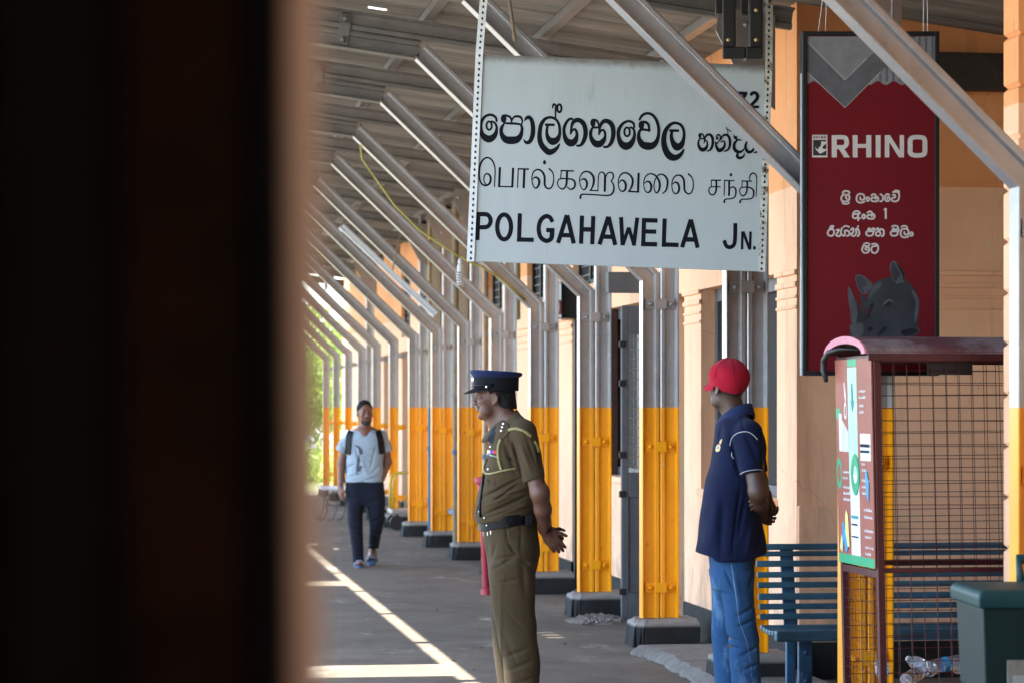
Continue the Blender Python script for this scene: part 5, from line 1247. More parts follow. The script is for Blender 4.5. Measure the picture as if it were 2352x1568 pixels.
def skin_mat(name, c, lip=None): 
    m = M(name, c, .48, var=.14, vs=14, bump=.10, bs=220, col2=[q * .72 for q in c], c2=.58, c2s=9); b = m.node_tree.nodes['Principled BSDF']
    b.inputs['Subsurface Weight'].default_value = .12; b.inputs['Subsurface Radius'].default_value = (.012, .005, .003); b.inputs['Subsurface Scale'].default_value = .6; return m
def cloth(name, c, var=.08, bump=.35, bs=420, rough=.85, **k): return M(name, c, rough, var=var, vs=5, bump=bump, bs=bs, spec=.12, sheen=.05, **k)
mt_sk1 = skin_mat('brown_skin', (.115, .050, .031)); mt_sk2 = skin_mat('dark_brown_skin', (.070, .034, .022)); mt_sk3 = skin_mat('warm_brown_skin', (.165, .072, .044))
mt_hair = M('black_hair', (.007, .006, .006), .7, spec=.15, var=.5, vs=60, bump=.9, bs=260, stretch=(1, 1, .3)); mt_hair2 = M('greying_hair', (.014, .013, .013), .75, spec=.15, var=.6, vs=70, bump=.9, bs=260, col2=(.17, .16, .155), c2=.66, c2s=60, stretch=(1, 1, .3))
mt_khaki = cloth('khaki_uniform', (.066, .046, .023)); mt_navy = cloth('navy_polo', (.0055, .0095, .035), .12)
mt_leather = M('black_leather', (.004, .004, .005), .45, spec=.15, var=.2, vs=20, bump=.15, bs=90)
mt_capn = cloth('navy_cap_cloth', (.013, .022, .075), .08); mt_capb = cloth('black_cap_band', (.008, .009, .012), .1)
mt_cord = M('khaki_green_cord', (.27, .24, .09), .6, var=.35, vs=90, bump=.8, bs=160)
mt_silver = M('polished_silver', (.75, .76, .78), .22, .9, var=.1, vs=40, bump=.2)
mt_eye = M('eye_white', (.14, .115, .10), .25, bump=0, var=.05); mt_iris = M('dark_iris', (.012, .008, .006), .15, bump=0)
mt_redcap = cloth('red_cap_cloth', (.36, .008, .024), .06); mt_seam = cloth('red_cap_seam', (.26, .006, .02))
mt_pipe_w = cloth('white_piping', (.62, .62, .64)); mt_gold = M('gold_thread', (.62, .45, .16), .6, var=.3, vs=60)
def jeans(name, c, c2): return M(name, c, .85, var=.12, vs=40, bump=.4, bs=500, col2=c2, c2=.50, c2s=2.0, spec=.1, stretch=(1.6, 1, .7))
mt_jean = jeans('faded_blue_denim', (.026, .075, .17), (.12, .235, .37))
def eyes(P, par):
    for y in (-.031, .031):
        MB().lathe([(.0112 * math.sin(math.pi * k / 8), -.0112 * math.cos(math.pi * k / 8)) for k in range(1, 8)], P(.0735, y, .006), 14).build('eyeball', mt_eye, par, smooth=True)
        q = Vector(P(.0728, y, .006)); d = (Vector(P(.12, y, .004)) - q).normalized()
        MB().lathe([(.0062 * math.sin(math.pi * k / 6), -.0062 * math.cos(math.pi * k / 6)) for k in range(1, 6)], q + d * .0068, 10).build('iris', mt_iris, par, smooth=True)
def person(label, x0, s): p = W(x0, s); return thing('person', label, 'person', (p.x, p.y, 0), -TH)

# ================================================================== the officer
OX, OS = 1180, 427.0
off = person('police officer in khaki uniform and navy peaked cap standing in profile, hands behind the back', OX, OS)
o2 = lambda px, py, y=0: ((px - OX) / OS, y, EYE + (935 - py) / OS)
ox = lambda px: (px - OX) / OS
oz = lambda py: EYE + (935 - py) / OS
fr = frame((-1, .06, 0), pitch=.03)
Fd = Field((-.30, -.34, .05), (.34, .34, 1.86), .0042)
HC = o2(1134, 914, 0); P, rot = head(Fd, HC, fr, .97)
Fd.cone(o2(1150, 925), o2(1163, 985), .058, .066, .03); Fd.cone(o2(1128, 955), o2(1146, 985), .035, .05, .03)
for y in (-1, 1): Fd.cone(o2(1175, 968, y * .05), o2(1198, 990, y * .155), .055, .055, .03)
Fd.cone(o2(1180, 1000), o2(1165, 1190), .10, .10, .03)
for y in (-1, 1): Fd.cone(o2(1172, 1240, y * .09), o2(1180, 1440, y * .105), .06, .045, .03); Fd.cone(o2(1182, 1440, y * .105), o2(1186, 1600, y * .105), .045, .035, .02)
# near arm
Fd.cone(o2(1203, 995, -.175), o2(1237, 1128, -.235), .052, .046, .02); Fd.ell(o2(1246, 1128, -.238), (.030, .036, .036), .03)
Fd.cone(o2(1239, 1128, -.235), o2(1246, 1166, -.195), .048, .045, .02); Fd.cone(o2(1246, 1166, -.195), o2(1251, 1214, -.10), .044, .031, .02)
Fd.cone(o2(1203, 995, .175), o2(1238, 1128, .235), .052, .046, .02); Fd.cone(o2(1238, 1128, .235), o2(1248, 1166, .18), .048, .042, .02); Fd.cone(o2(1248, 1166, .18), o2(1256, 1216, .04), .042, .030, .02)
hand(Fd, o2(1252, 1217, -.085), (.62, .12, -.80), (.80, 0, .60), (.1, 1, 0), curl=(.30, .34, .38, .44), sc=1.02, thumb=((.036, .034, -.002), (.062, .056, -.006), (.090, .072, -.008)))
hand(Fd, o2(1257, 1219, .035), (.72, -.30, -.62), (.5, 0, .86), (-.2, -1, 0), curl=(.6, .65, .7, .75), sc=.9)
body = Fd.build('body', mt_sk1, off, 1); eyes(P, off)
# hair
Hd = Field((-.18, -.10, 1.55), (.06, .10, 1.80), .004)
Hd.ell(P(-.019, 0, .037), (.0965, .0765, .089), .01, 'u', rot); Hd.cone(P(-.068, -.03, -.025), P(-.068, .03, -.025), .040, .040, .03); Hd.cone(o2(1158, 915), o2(1163, 935), .059, .058, .02)
Hd.plane(tuple(fr[0] * 1.0 + fr[2] * -.35), (fr[0] - fr[2] * .35).dot(Vector(P(.020, 0, -.01))))
for y in (-1, 1): Hd.ell(P(-.010, y * .082, -.006), (.024, .03, .036), .006, 'c', rot)
Hd.ripple(.0015, 60, 50, 40).plane((-.12, 0, -1), -.12 * ox(1160) - oz(936)); Hd.build('hair', mt_hair2, off, 1)
Hd = Field((-.26, -.06, 1.55), (-.06, .06, 1.68), .003)
for y in (-1, 1): Hd.cone(P(.097, y * .004, -.046), P(.085, y * .029, -.054), .0062, .0045, .004)
Hd.build('moustache', M('grey_moustache', (.20, .19, .18), .8, var=.4, vs=120, bump=.8, bs=300, spec=.1), off, 1)
# shirt
Fd = Field((-.30, -.34, .96), (.26, .34, 1.68), .0045)
rows = [(958,1147,1193,.075),(968,1140,1206,.115),(980,1133,1219,.16),(995,1127,1230,.19),(1010,1123,1237,.20),(1040,1118,1243,.20),(1072,1112,1247,.198),(1100,1106,1247,.192),(1130,1098,1244,.188),(1155,1092,1240,.186),(1180,1089,1236,.182),(1198,1093,1233,.175),(1215,1101,1231,.17)]
Fd.loft([(oz(py), ox(a), ox(b), -r, r) for py, a, b, r in rows], n=2.25)
for y in (-1, 1):
    Fd.cone(o2(1186, 972, y * .10), o2(1203, 995, y * .175), .05, .062, .03); Fd.cone(o2(1203, 992, y * .175), o2(1227, 1100, y * .222), .068, .058, .025, cap=True)
q = lambda *a: (ox(1041.25 + a[0] * .17968), oz(1078 + a[1] * .17968), ox(1041.25 + a[2] * .17968), oz(1078 + a[3] * .17968), a[4], a[5])
q3 = lambda *a: (ox(1041.25 + a[0] * .17968), oz(820.75 + a[1] * .17968), ox(1041.25 + a[2] * .17968), oz(820.75 + a[3] * .17968), a[4], a[5])
Fd.folds([q(860,90,370,350,.010,.010), q(830,170,480,420,.009,.009), q(960,310,400,560,.012,.012), q(900,430,420,600,.008,.009), q(700,330,420,440,-.007,.012), q(950,210,500,330,-.008,.013), q(980,420,560,540,-.010,.014),
          q(420,110,560,180,.005,.007), q(350,420,300,560,.006,.008), q3(850,1090,980,1420,-.007,.016), q3(760,1040,880,1500,.008,.014), q3(930,1010,1050,1350,.006,.012), q3(650,1060,800,1480,.007,.016), q3(660,1240,820,1330,.006,.01), q3(1060,1100,1110,1400,.006,.012)])
Fd.ripple(.0022, 30, 18, 46, 1.0).plane((.17, 0, -1), .17 * ox(1163) - oz(1190))
shirt = Fd.build('uniform_shirt', mt_khaki, off, 1); st_ = bvh(shirt)
# collar
m = MB(); rr = []
for k in range(33):
    a = 2 * math.pi * k / 32; ca, sa = math.cos(a), math.sin(a)    # ca<0: front
    fr_ = .5 - .5 * ca; zt = oz(961 - 20 * ca - 3 * abs(sa)); cx = ox(1160); ri = .060 + .006 * fr_
    rr.append([(cx + ri * ca, .066 * sa, zt), (cx + (ri + .006) * ca, .072 * sa, zt + .002), (cx + (ri + .026 + .026 * fr_) * ca, .116 * sa, zt - .026 - .026 * fr_), (cx + (ri + .040 + .022 * fr_) * ca, .136 * sa, zt - .042 - .034 * fr_), (cx + (ri + .034 + .014 * fr_) * ca, .128 * sa, zt - .050 - .036 * fr_)])
rr = [list(r) for r in zip(*rr)]; m.ring([r[:-1] for r in rr], cap=False); m.build('collar', mt_khaki, off, smooth=True)
m = MB(); m.add([o2(1121,1003,-.105), o2(1148,984,-.135), o2(1150,996,-.15), o2(1133,1018,-.13), o2(1120,1012,-.11)], [(0,1,2,3,4)]); m.add([o2(1121,1003,-.10), o2(1148,984,-.13), o2(1136,978,-.085), o2(1128,985,-.075)], [(0,3,2,1)])
m.build('collar_patch', mt_leather, off)
# trousers
Fd = Field((-.22, -.24, .03), (.20, .24, 1.08), .0052)
Fd.loft([(oz(py), ox(a), ox(b), -r, r) for py, a, b, r in ((1190,1098,1234,.165),(1222,1107,1235,.178),(1245,1112,1239,.186),(1270,1117,1241,.19),(1300,1121,1234,.186),(1330,1123,1229,.176))], n=2.3)
Fd.loft([(oz(py), ox(a), ox(b), c, d) for py, a, b, c, d in ((1290,1124,1231,-.19,-.0),(1350,1126,1229,-.19,-.01),(1400,1131,1229,-.188,-.015),(1450,1142,1233,-.186,-.02),(1490,1152,1238,-.186,-.024),(1530,1157,1240,-.185,-.025),(1568,1160,1239,-.183,-.028),(1622,1164,1236,-.18,-.03))], n=2.2)
Fd.loft([(oz(py), ox(a), ox(b), c, d) for py, a, b, c, d in ((1290,1122,1228,.0,.19),(1350,1124,1222,.01,.19),(1400,1126,1212,.015,.188),(1450,1129,1205,.02,.186),(1490,1132,1202,.024,.186),(1530,1137,1203,.025,.185),(1568,1142,1205,.028,.183),(1622,1148,1208,.03,.18))], n=2.2)
Fd.folds([(a, b, c, e, g_ * .62, h * 1.1) for a, b, c, e, g_, h in [q(670,740,690,900,.008,.008), q(690,900,800,1060,.010,.009), q(800,1070,560,1110,.008,.010), q(790,1080,520,1250,.007,.010), q(560,900,480,1150,.006,.010), q(440,880,470,1250,.006,.010), q(850,700,860,1050,.007,.008), q(880,1350,560,1420,.006,.010), q(870,1100,900,1560,.008,.02),
          (ox(1165),oz(1400),ox(1205),oz(1440),.006,.014), (ox(1145),oz(1440),ox(1175),oz(1470),.007,.012), (ox(1150),oz(1330),ox(1150),oz(1560),-.005,.01), (ox(1162),oz(1500),ox(1215),oz(1480),.008,.012), (ox(1170),oz(1530),ox(1225),oz(1508),.009,.013), (ox(1165),oz(1470),ox(1190),oz(1520),.008,.012), (ox(1200),oz(1280),ox(1235),oz(1320),.007,.012), (ox(1180),oz(1560),ox(1235),oz(1545),.009,.012)]])
Fd.ripple(.0024, 24, 14, 30, 2.0).plane((-.17, 0, 1), -.17 * ox(1163) + oz(1196))
tro = Fd.build('trousers', mt_khaki, off, 1); tt = bvh(tro)
# belt
def beltring(top, bot, grow):
    rings = []
    for py in (bot, bot - .5, top + .5, top):
        g = grow if py in (bot - .5, top + .5) else grow - .004
        rings.append([(ox(1168) + (.158 + g) * math.cos(a), (.177 + g) * math.sin(a), oz(py) + .17 * ((.158) * math.cos(a))) for a in np.linspace(0, 2 * math.pi, 49)[:-1]])
    m = MB(); m.ring(rings, cap=False); return m
beltring(1180, 1206.5, .006).build('belt', mt_leather, off, smooth='auto')
d = Decal(bvh(bpy.data.objects['belt']), .003)
d.poly([(ox(1148), oz(1183)), (ox(1168), oz(1181)), (ox(1178), oz(1186)), (ox(1168), oz(1204)), (ox(1152), oz(1209))], (ox(1163), oz(1194))).build('belt_tip', mt_leather, off)
d = Decal(bvh(bpy.data.objects['belt']), .002); d.stud(ox(1119.5), oz(1203), .006); d.mb.box(ox(1109), ox(1112), -.17, -.165, oz(1226), oz(1216)); d.build('belt_stud', mt_silver, off)
d = Decal(tt, .004); d.strip([(ox(1176), oz(1204)), (ox(1184), oz(1220)), (ox(1188), oz(1229))], .042).build('belt_loop', mt_khaki, off)
d = Decal(tt, .0035)
for x, y in ((1121, 1222), (1128, 1219)): d.strip([(ox(x), oz(y - 4)), (ox(x + .5), oz(y + 4))], .004)
d.build('hook', mt_silver, off)
MB().box(-.02, .02, -.03, .015, -.03, .03).build('pouch', mt_leather, off, bevel=.006, loc=(ox(1215), -.15, oz(1190)))
# pockets, flap, ribbons, cord, badges
Z3 = lambda x, y: (ox(1041.25 + x * .17968), oz(820.75 + y * .17968)); Z4 = lambda x, y: (ox(1041.25 + x * .17968), oz(1078 + y * .17968))
d = Decal(st_, .003); d.poly([Z3(440,1275), Z3(600,1285), Z3(600,1385), Z3(520,1410), Z3(435,1400), Z3(405,1380)], Z3(510,1340)); d.poly([Z4(440,110), Z4(620,80), Z4(620,210), Z4(535,236), Z4(445,225)], Z4(530,160)); d.build('pocket', mt_khaki, off)
for nm, a, b, mt in (('medal_ribbon', (446,1180), (482,1216), mt_py), ('medal_ribbon', (482,1180), (517,1216), M('blue_ribbon', (.03,.02,.42), .7)), ('medal_ribbon', (517,1180), (556,1216), M('red_ribbon', (.50,.01,.02), .7))):
    d = Decal(st_, .005); (x0, z0), (x1, z1) = Z3(*a), Z3(*b); d.patch(x0, z1, x1, z0, 4); d.build(nm, mt, off)
d = Decal(st_, .005); d.strip([Z3(432,1226), Z3(500,1245), Z3(566,1258)], .008).build('name_bar', M('grey_name_bar', (.10, .13, .14), .4, var=.5, vs=150), off)
d = Decal(st_, .003)
for x, y, r in ((487,1137,.0075), (458,1420,.0085)): d.stud(*Z3(x, y), r)
for x, y in ((330,525), (395,600)): d.stud(*Z4(x + 12, y), .0065)
d.build('button', mt_silver, off, smooth=True)
d = Decal(st_, .004)
d.tubeon([Z3(*p) for p in spline([(722,925),(780,905),(850,915),(920,945),(985,1000)], 6)], .0088); d.tubeon([Z3(*p) for p in spline([(1030,1060),(1060,1120),(1075,1200)], 6)], .0075)
d.tubeon([Z3(*p) for p in spline([(615,1040),(595,1090),(582,1160),(583,1250),(598,1340),(622,1420)], 6)], .0085)
d.tubeon([Z3(*p) for p in spline([(408,1370),(400,1420),(420,1470),(480,1475),(560,1455),(640,1432),(720,1418),(800,1408)], 6)], .0058)
d.build('shoulder_cord', mt_cord, off, smooth=True)
d = Decal(st_, .005); d.poly([Z3(590,985), Z3(650,830), Z3(700,850), Z3(720,915), Z3(730,935), Z3(640,1030), Z3(600,1040)], Z3(665,940)); d.build('shoulder_strap', mt_khaki, off)
d = Decal(st_, .009)
for x, y in ((652,860), (640,900), (630,940)): d.stud(*Z3(x, y), .0085)
d.build('rank_star', mt_silver, off)
d = Decal(st_, .004); d.tubeon([Z3(445,1290), Z3(415,1360), Z3(400,1450), Z3(395,1540)], .0022); d.tubeon([Z4(400,60), Z4(385,180), Z4(365,330), Z4(355,430), Z4(350,520), Z4(362,590)], .0075, 6); d.build('lanyard', mt_leather, off, smooth=True)
mt_kseam = cloth('khaki_seam', (.028, .021, .011))
d = Decal(st_, .0014)
for pts in ([(893,1540),(950,1512),(1010,1500),(1080,1500),(1140,1512)], [(720,935),(700,1050),(700,1180),(735,1300),(800,1420)], [(440,1275),(520,1282),(600,1285)], [(600,1285),(600,1385),(520,1410),(435,1400)]): d.strip([Z3(*p) for p in pts], .0028)
for pts in ([(448,100),(452,225),(535,236),(620,210),(622,90)], [(530,95),(532,236)], [(755,180),(730,330),(720,480)]): d.strip([Z4(*p) for p in pts], .0026)
d.build('seam', mt_kseam, off)
d = Decal(tt, .0014)
for pts in ([(668,735),(680,820),(700,900),(750,1000),(805,1065)], [(850,690),(862,850),(872,1050),(880,1300),(885,1560)], [(815,650),(850,800),(805,865),(735,825),(720,760)]): d.strip([Z4(*p) for p in pts], .0028)
d.strip([(ox(1158), oz(1250)), (ox(1160), oz(1320)), (ox(1150), oz(1420)), (ox(1154), oz(1500))], .0026)
d.build('seam', mt_kseam, off)
# watch
a = Vector(o2(1250, 1204, -.115)); b = Vector(o2(1253, 1211, -.10)); MB().tube([a, b], .036, 16).build('wrist_watch', mt_leather, off, smooth='auto')
# cap
cx, rx, ry = ox(1140), .121, .106
def capring(z, r, t=0, dx=0): return [(cx + dx + rx * r * math.cos(k * math.pi / 20), ry * r * math.sin(k * math.pi / 20), z + t * rx * r * math.cos(k * math.pi / 20)) for k in range(40)]
m = MB(); m.ring([capring(oz(896), .98, -.02), capring(oz(894), .995, -.02), capring(oz(880), 1.0, 0), capring(oz(866), 1.01, .0)], cap=False); m.build('cap_band', mt_capb, off, smooth=True)
m = MB(); m.ring([capring(oz(867), 1.0, 0), capring(oz(864), 1.06, -.02), capring(oz(860), 1.14, -.05), capring(oz(856.5), 1.165, -.06), capring(oz(853.5), 1.15, -.06), capring(oz(852), 1.08, -.05), capring(oz(851), .8, -.05), capring(oz(851), .4, -.05)]); m.build('cap_crown', mt_capn, off, smooth=True)
m = MB(); rows = []
for j in range(6):
    t = j / 5; row = []
    for k in range(25):
        a = math.pi + (k / 24 - .5) * 2.5; e = math.cos((k / 24 - .5) * math.pi) ** .7
        row.append((cx + rx * math.cos(a) - .058 * e * t, ry * math.sin(a) * (1 + .04 * t), oz(891) - .030 * t * e - .003 * t + .016 * t * (1 - abs(math.sin(a))) * .3))
    rows.append(row)
def shell(rows, th):
    n = len(rows[0]); out = []
    for k in range(n): out.append([r[k] for r in rows] + [(r[k][0], r[k][1], r[k][2] - th) for r in rows[::-1]])
    return MB().ring(out)
shell(rows, .004).build('cap_visor', mt_leather, off, smooth='auto')
m = MB(); sp = [(cx + (rx + .004) * math.cos(a), (ry + .004) * math.sin(a), oz(886) + .004 * abs(math.sin(a))) for a in np.linspace(math.pi - 1.45, math.pi + 1.45, 24)]; m.tube(sp, .0065, 8); m.build('cap_strap', mt_leather, off, smooth=True)
MB().lathe([(.008, -.002), (.008, -.006), (.005, -.01), (0, -.011)], (ox(1118.5), -ry * .99, oz(888)), 12, 'y').build('cap_button', mt_silver, off, smooth=True)
MB().lathe([(.0, -.012), (.012, -.009), (.017, 0), (.017, .004)], (cx - rx - .002, 0, oz(871)), 14, 'x').build('cap_badge', mt_silver, off, smooth=True)
for y in (-.10, .10):
    Fd = Field((-.30, -.2, -.01), (.16, .2, .14), .007)
    Fd.ell((ox(1170) - .03, y, .035), (.135, .047, .04), .02).ell((ox(1195), y, .06), (.06, .045, .06), .03).plane((0, 0, -1), 0); Fd.build('shoe', mt_leather, off, 1)
# ================================================================== the man in the red cap
RX, RS = 1690, 450.0
red = person('tall man in a red baseball cap, navy polo shirt and faded jeans seen from behind', RX, RS)
r2 = lambda px, py, y=0: ((px - RX) / RS, y, EYE + (935 - py) / RS)
rx_ = lambda px: (px - RX) / RS
rz_ = lambda py: EYE + (935 - py) / RS
FI = R(54); fr = frame((-math.cos(FI), math.sin(FI), 0), pitch=.02)
Fd = Field((-.26, -.34, .05), (.26, .34, 1.88), .0044)
P, rot = head(Fd, r2(1671, 891, 0), fr, .97)
Fd.cone(r2(1676, 905, .0), r2(1690, 975, 0), .055, .064, .03)
for y in (-1, 1): Fd.cone(r2(1690, 975, y * .05), r2(1712, 990, y * .15), .055, .055, .03)
Fd.cone(r2(1695, 1000), r2(1685, 1250), .10, .10, .03)
for y in (-1, 1): Fd.cone(r2(1680, 1290, y * .09), r2(1690, 1470, y * .11), .06, .04, .03); Fd.cone(r2(1690, 1470, y * .11), r2(1695, 1650, y * .11), .04, .03, .02)
Fd.cone(r2(1716, 1000, -.17), r2(1729, 1122, -.235), .052, .047, .02); Fd.ell(r2(1737, 1130, -.235), (.030, .034, .034), .03); Fd.cone(r2(1731, 1126, -.232), r2(1735, 1150, -.17), .047, .046, .02); Fd.cone(r2(1735, 1150, -.17), r2(1744, 1176, -.06), .044, .030, .02)
Fd.cone(r2(1735, 1000, .17), r2(1753, 1110, .21), .05, .045, .02); Fd.cone(r2(1753, 1110, .21), r2(1762, 1140, .06), .043, .030, .02)
hand(Fd, r2(1745, 1177, -.055), (.35, .88, -.3), (.2, .1, .95), (.9, -.3, 0), curl=(.8, .85, .85, .9), sc=.93)
hand(Fd, r2(1763, 1142, .055), (.12, -.55, -.82), (-.9, -.2, .1), (-.6, -.8, 0), curl=(.75, .8, .8, .75), sc=.98, thumb=((.03, .030, -.004), (.05, .05, -.02), (.075, .056, -.034)))
for px, py in ((1712.5, 1148), (1714.5, 1157), (1717.5, 1166)): Fd.cone(r2(px + 7, py - 2, -.185), r2(px, py, -.205), .0085, .0075, .004)
Fd.build('body', mt_sk2, red, 1); eyes(P, red)
Hd = Field((-.20, -.20, 1.55), (.18, .18, 1.86), .0045)
Hd.ell(P(-.019, 0, .036), (.0965, .0765, .0885), .01, 'u', rot)
Hd.plane(tuple(fr[0] - fr[2] * .4), (fr[0] - fr[2] * .4).dot(Vector(P(.012, 0, 0))))
for y in (-1, 1): Hd.ell(P(-.010, y * .082, -.006), (.026, .03, .038), .006, 'c', rot)
Hd.plane((0, 0, -1), -rz_(916)); Hd.build('hair', M('cropped_black_hair', (.014, .010, .009), .8, var=.4, vs=90, bump=.4, bs=200), red, 1)
# cap dome, brim, button, seams
f, l, u = fr; cc = Vector(P(-.016, 0, .050)); Hd = Field((-.24, -.22, 1.6), (.2, .22, 1.92), .0045)
Hd.ell(cc, (.112, .0925, .100), .01, 'u', rot); Hd.ell(cc + f * .03 + u * .01, (.088, .08, .085), .03, 'u', rot)
nrm = (u * -1 + f * .40).normalized()
Hd.plane(tuple(nrm), nrm.dot(Vector(P(0, 0, .003)))); Hd.ripple(.003, 34, 28, 22, .5).ripple(.002, 60, -40, 50, 1.5)
cap = Hd.build('cap_crown', mt_redcap, red, 2)
m = MB(); rows = []
for j in range(7):
    t = j / 6; row = []
    for k in range(21):
        a = (k / 20 - .5) * 2.5; e = math.cos((k / 20 - .5) * math.pi) ** .6
        q = cc + f * (.104 * math.cos(a) + .075 * e * t) + l * (.086 * math.sin(a)) + u * (-.008 - .030 * t * e - .050 * (math.sin(a) ** 2) * (.25 + .75 * t))
        row.append(tuple(q))
    rows.append(row)
shell(rows, .005).build('cap_brim', mt_redcap, red, smooth='auto')
MB().lathe([(.009, 0), (.008, .004), (0, .006)], cc + u * .0985 - f * .004, 12).build('cap_button', mt_redcap, red, smooth=True)
ct = bvh(cap); m = MB()
for a in (0.5, 1.55, 2.6, 3.67, 4.7, 5.75):
    pts = []
    for k in range(14):
        e = .12 + k * .105; dr = (f * math.cos(a) + l * math.sin(a)) * math.sin(e) + u * math.cos(e)
        h = ct.ray_cast(cc + dr * .3, -dr)
        if h[0] is not None and h[1].dot(dr) > .3: pts.append(h[0] + h[1] * .0004)
    if len(pts) > 2: m.tube(pts, .002, 5)
m.build('cap_seam', mt_seam, red, smooth=True)
# polo shirt
Fd = Field((-.27, -.34, .82), (.24, .34, 1.62), .0048)
rows = [(952,1662,1712,.075),(962,1652,1722,.105),(972,1645,1734,.145),(985,1642,1747,.18),(1005,1641,1757,.20),(1030,1637,1761,.20),(1064,1632,1757,.198),(1098,1622,1751,.196),(1143,1613,1747,.195),(1188,1608,1748,.195),(1234,1602,1757,.20),(1266,1597,1761,.205),(1292,1593,1762,.207)]
Fd.loft([(rz_(py), rx_(a), rx_(b), -r, r) for py, a, b, r in rows], n=2.2)
for y in (-1, 1): Fd.cone(r2(1700, 975, y * .10), r2(1714, 998, y * .17), .05, .062, .03)
Fd.cone(r2(1713, 995, -.17), r2(1716.5, 1086, -.222), .070, .060, .025, cap=True); Fd.cone(r2(1730, 995, .17), r2(1747, 1086, .205), .066, .058, .025, cap=True)
q = lambda *a: (rx_(1555.75 + a[0] * .16407), rz_(1041 + a[1] * .16407), rx_(1555.75 + a[2] * .16407), rz_(1041 + a[3] * .16407), a[4], a[5])
q5 = lambda *a: (rx_(1555.75 + a[0] * .16407), rz_(808.5 + a[1] * .16407), rx_(1555.75 + a[2] * .16407), rz_(808.5 + a[3] * .16407), a[4], a[5])
Fd.folds([q(830,430,720,1350,.006,.012), q(900,600,800,1150,.008,.014), q(520,500,420,1300,-.006,.03), q(600,700,560,1400,.006,.02), q(1150,950,1060,1350,.008,.015), q(1000,1000,920,1400,-.006,.02), q(340,900,300,1350,.004,.015),
          q5(600,1020,560,1300,.006,.014), q5(700,1150,780,1560,.008,.014), q5(900,1150,1050,1500,.006,.016), q(760,100,840,330,.007,.012), q5(860,880,870,1090,.004,.005)])
Fd.ripple(.0022, 22, 16, 26, .7)
cut = lambda: None
X = Fd.ax[0][:, None, None]; Z = Fd.ax[2][None, None, :]; hem = np.interp(Fd.ax[0], [rx_(1596), rx_(1628), rx_(1640), rx_(1700), rx_(1762)], [rz_(1266), rz_(1274), rz_(1285), rz_(1284), rz_(1268)])[:, None, None]
Fd.F = np.maximum(Fd.F, (hem - Z).astype(np.float32))
Fd.cone(r2(1676, 905, 0), r2(1686, 958, 0), .060, .068, .006, 'c')
polo = Fd.build('polo_shirt', mt_navy, red, 1); pt_ = bvh(polo)
m = MB(); cols = []
for k in range(32):
    a = 2 * math.pi * k / 32; dr = f * math.cos(a) + l * math.sin(a); back = .5 - .5 * math.cos(a)
    ctr = Vector(r2(1686, 956, 0)); zt = -.012 + .080 * back ** 1.2; tilt = -f * 0
    cols.append([tuple(ctr + dr * .064 + Vector((.02 * back, 0, zt - .045))), tuple(ctr + dr * .066 + Vector((.022 * back, 0, zt))), tuple(ctr + dr * .072 + Vector((.026 * back, 0, zt + .002))), tuple(ctr + dr * (.094 + .006 * (1 - back)) + Vector((.016 * back, 0, zt - .045))), tuple(ctr + dr * .098 + Vector((.012 * back, 0, zt - .054))), tuple(ctr + dr * .09 + Vector((.01 * back, 0, zt - .056)))])
m.ring([list(r) for r in zip(*cols)], cap=False); m.build('collar', cloth('navy_collar', (.016, .026, .075)), red, smooth=True)
Q5 = lambda x, y: (rx_(1555.75 + x * .16407), rz_(808.5 + y * .16407)); Q6 = lambda x, y: (rx_(1555.75 + x * .16407), rz_(1041 + y * .16407))
d = Decal(pt_, .001)
d.tubeon([Q5(*p) for p in spline([(692,1300),(700,1250),(730,1180),(780,1130),(850,1106),(920,1106),(980,1135),(1030,1180),(1058,1215)], 6)], .0017, 5); d.tubeon([Q5(*p) for p in spline([(716,1390),(718,1440),(742,1475)], 5)], .0017, 5)
d.tubeon([Q6(*p) for p in spline([(828,272),(860,240),(930,220),(1010,208),(1080,206),(1115,220)], 6)], .0017, 5); d.build('white_piping', mt_pipe_w, red, smooth=True)
d = Decal(pt_, .0015); d.poly([Q5(518,1370), Q5(525,1320), Q5(545,1285), Q5(570,1285), Q5(578,1320), Q5(565,1370), Q5(535,1388)], Q5(548,1335)).poly([Q5(560,1280), Q5(575,1235), Q5(595,1205), Q5(600,1215), Q5(582,1280)], Q5(578,1250)); d.build('crest', mt_gold, red)
d = Decal(pt_, .0022); d.poly([Q5(538,1340), Q5(548,1305), Q5(562,1310), Q5(556,1350)], Q5(550,1328)); d.build('crest', M('crest_blue_thread', (.05, .2, .45), .7), red)
d = Decal(pt_, .0024); d.poly([Q5(553,1285), Q5(578,1262), Q5(580,1272), Q5(560,1292)], Q5(567,1278)); d.build('crest', M('crest_red_thread', (.5, .03, .03), .7), red)
d = Decal(pt_, .0016)
for x in (1130, 1142, 1156, 1170): d.strip([Q5(x, 1080), Q5(x + 6, 1108)], .003)
d.strip([Q5(1142, 1078), Q5(1152, 1076)], .003).strip([Q5(1158, 1092), Q5(1170, 1086)], .003); d.build('back_lettering', mt_pipe_w, red)
d = Decal(pt_, .0014); mt_nseam = cloth('navy_seam', (.0025, .004, .014))
for pts in ([(838,430),(800,600),(762,800),(738,1000),(722,1150),(712,1320)], [(712,1320),(738,1470)], [(640,1420),(670,1350),(712,1318)]): d.strip([Q6(*p) for p in pts], .003)
d.strip([Q5(862,880), Q5(868,980), Q5(870,1090)], .0026)
d.build('seam', mt_nseam, red)
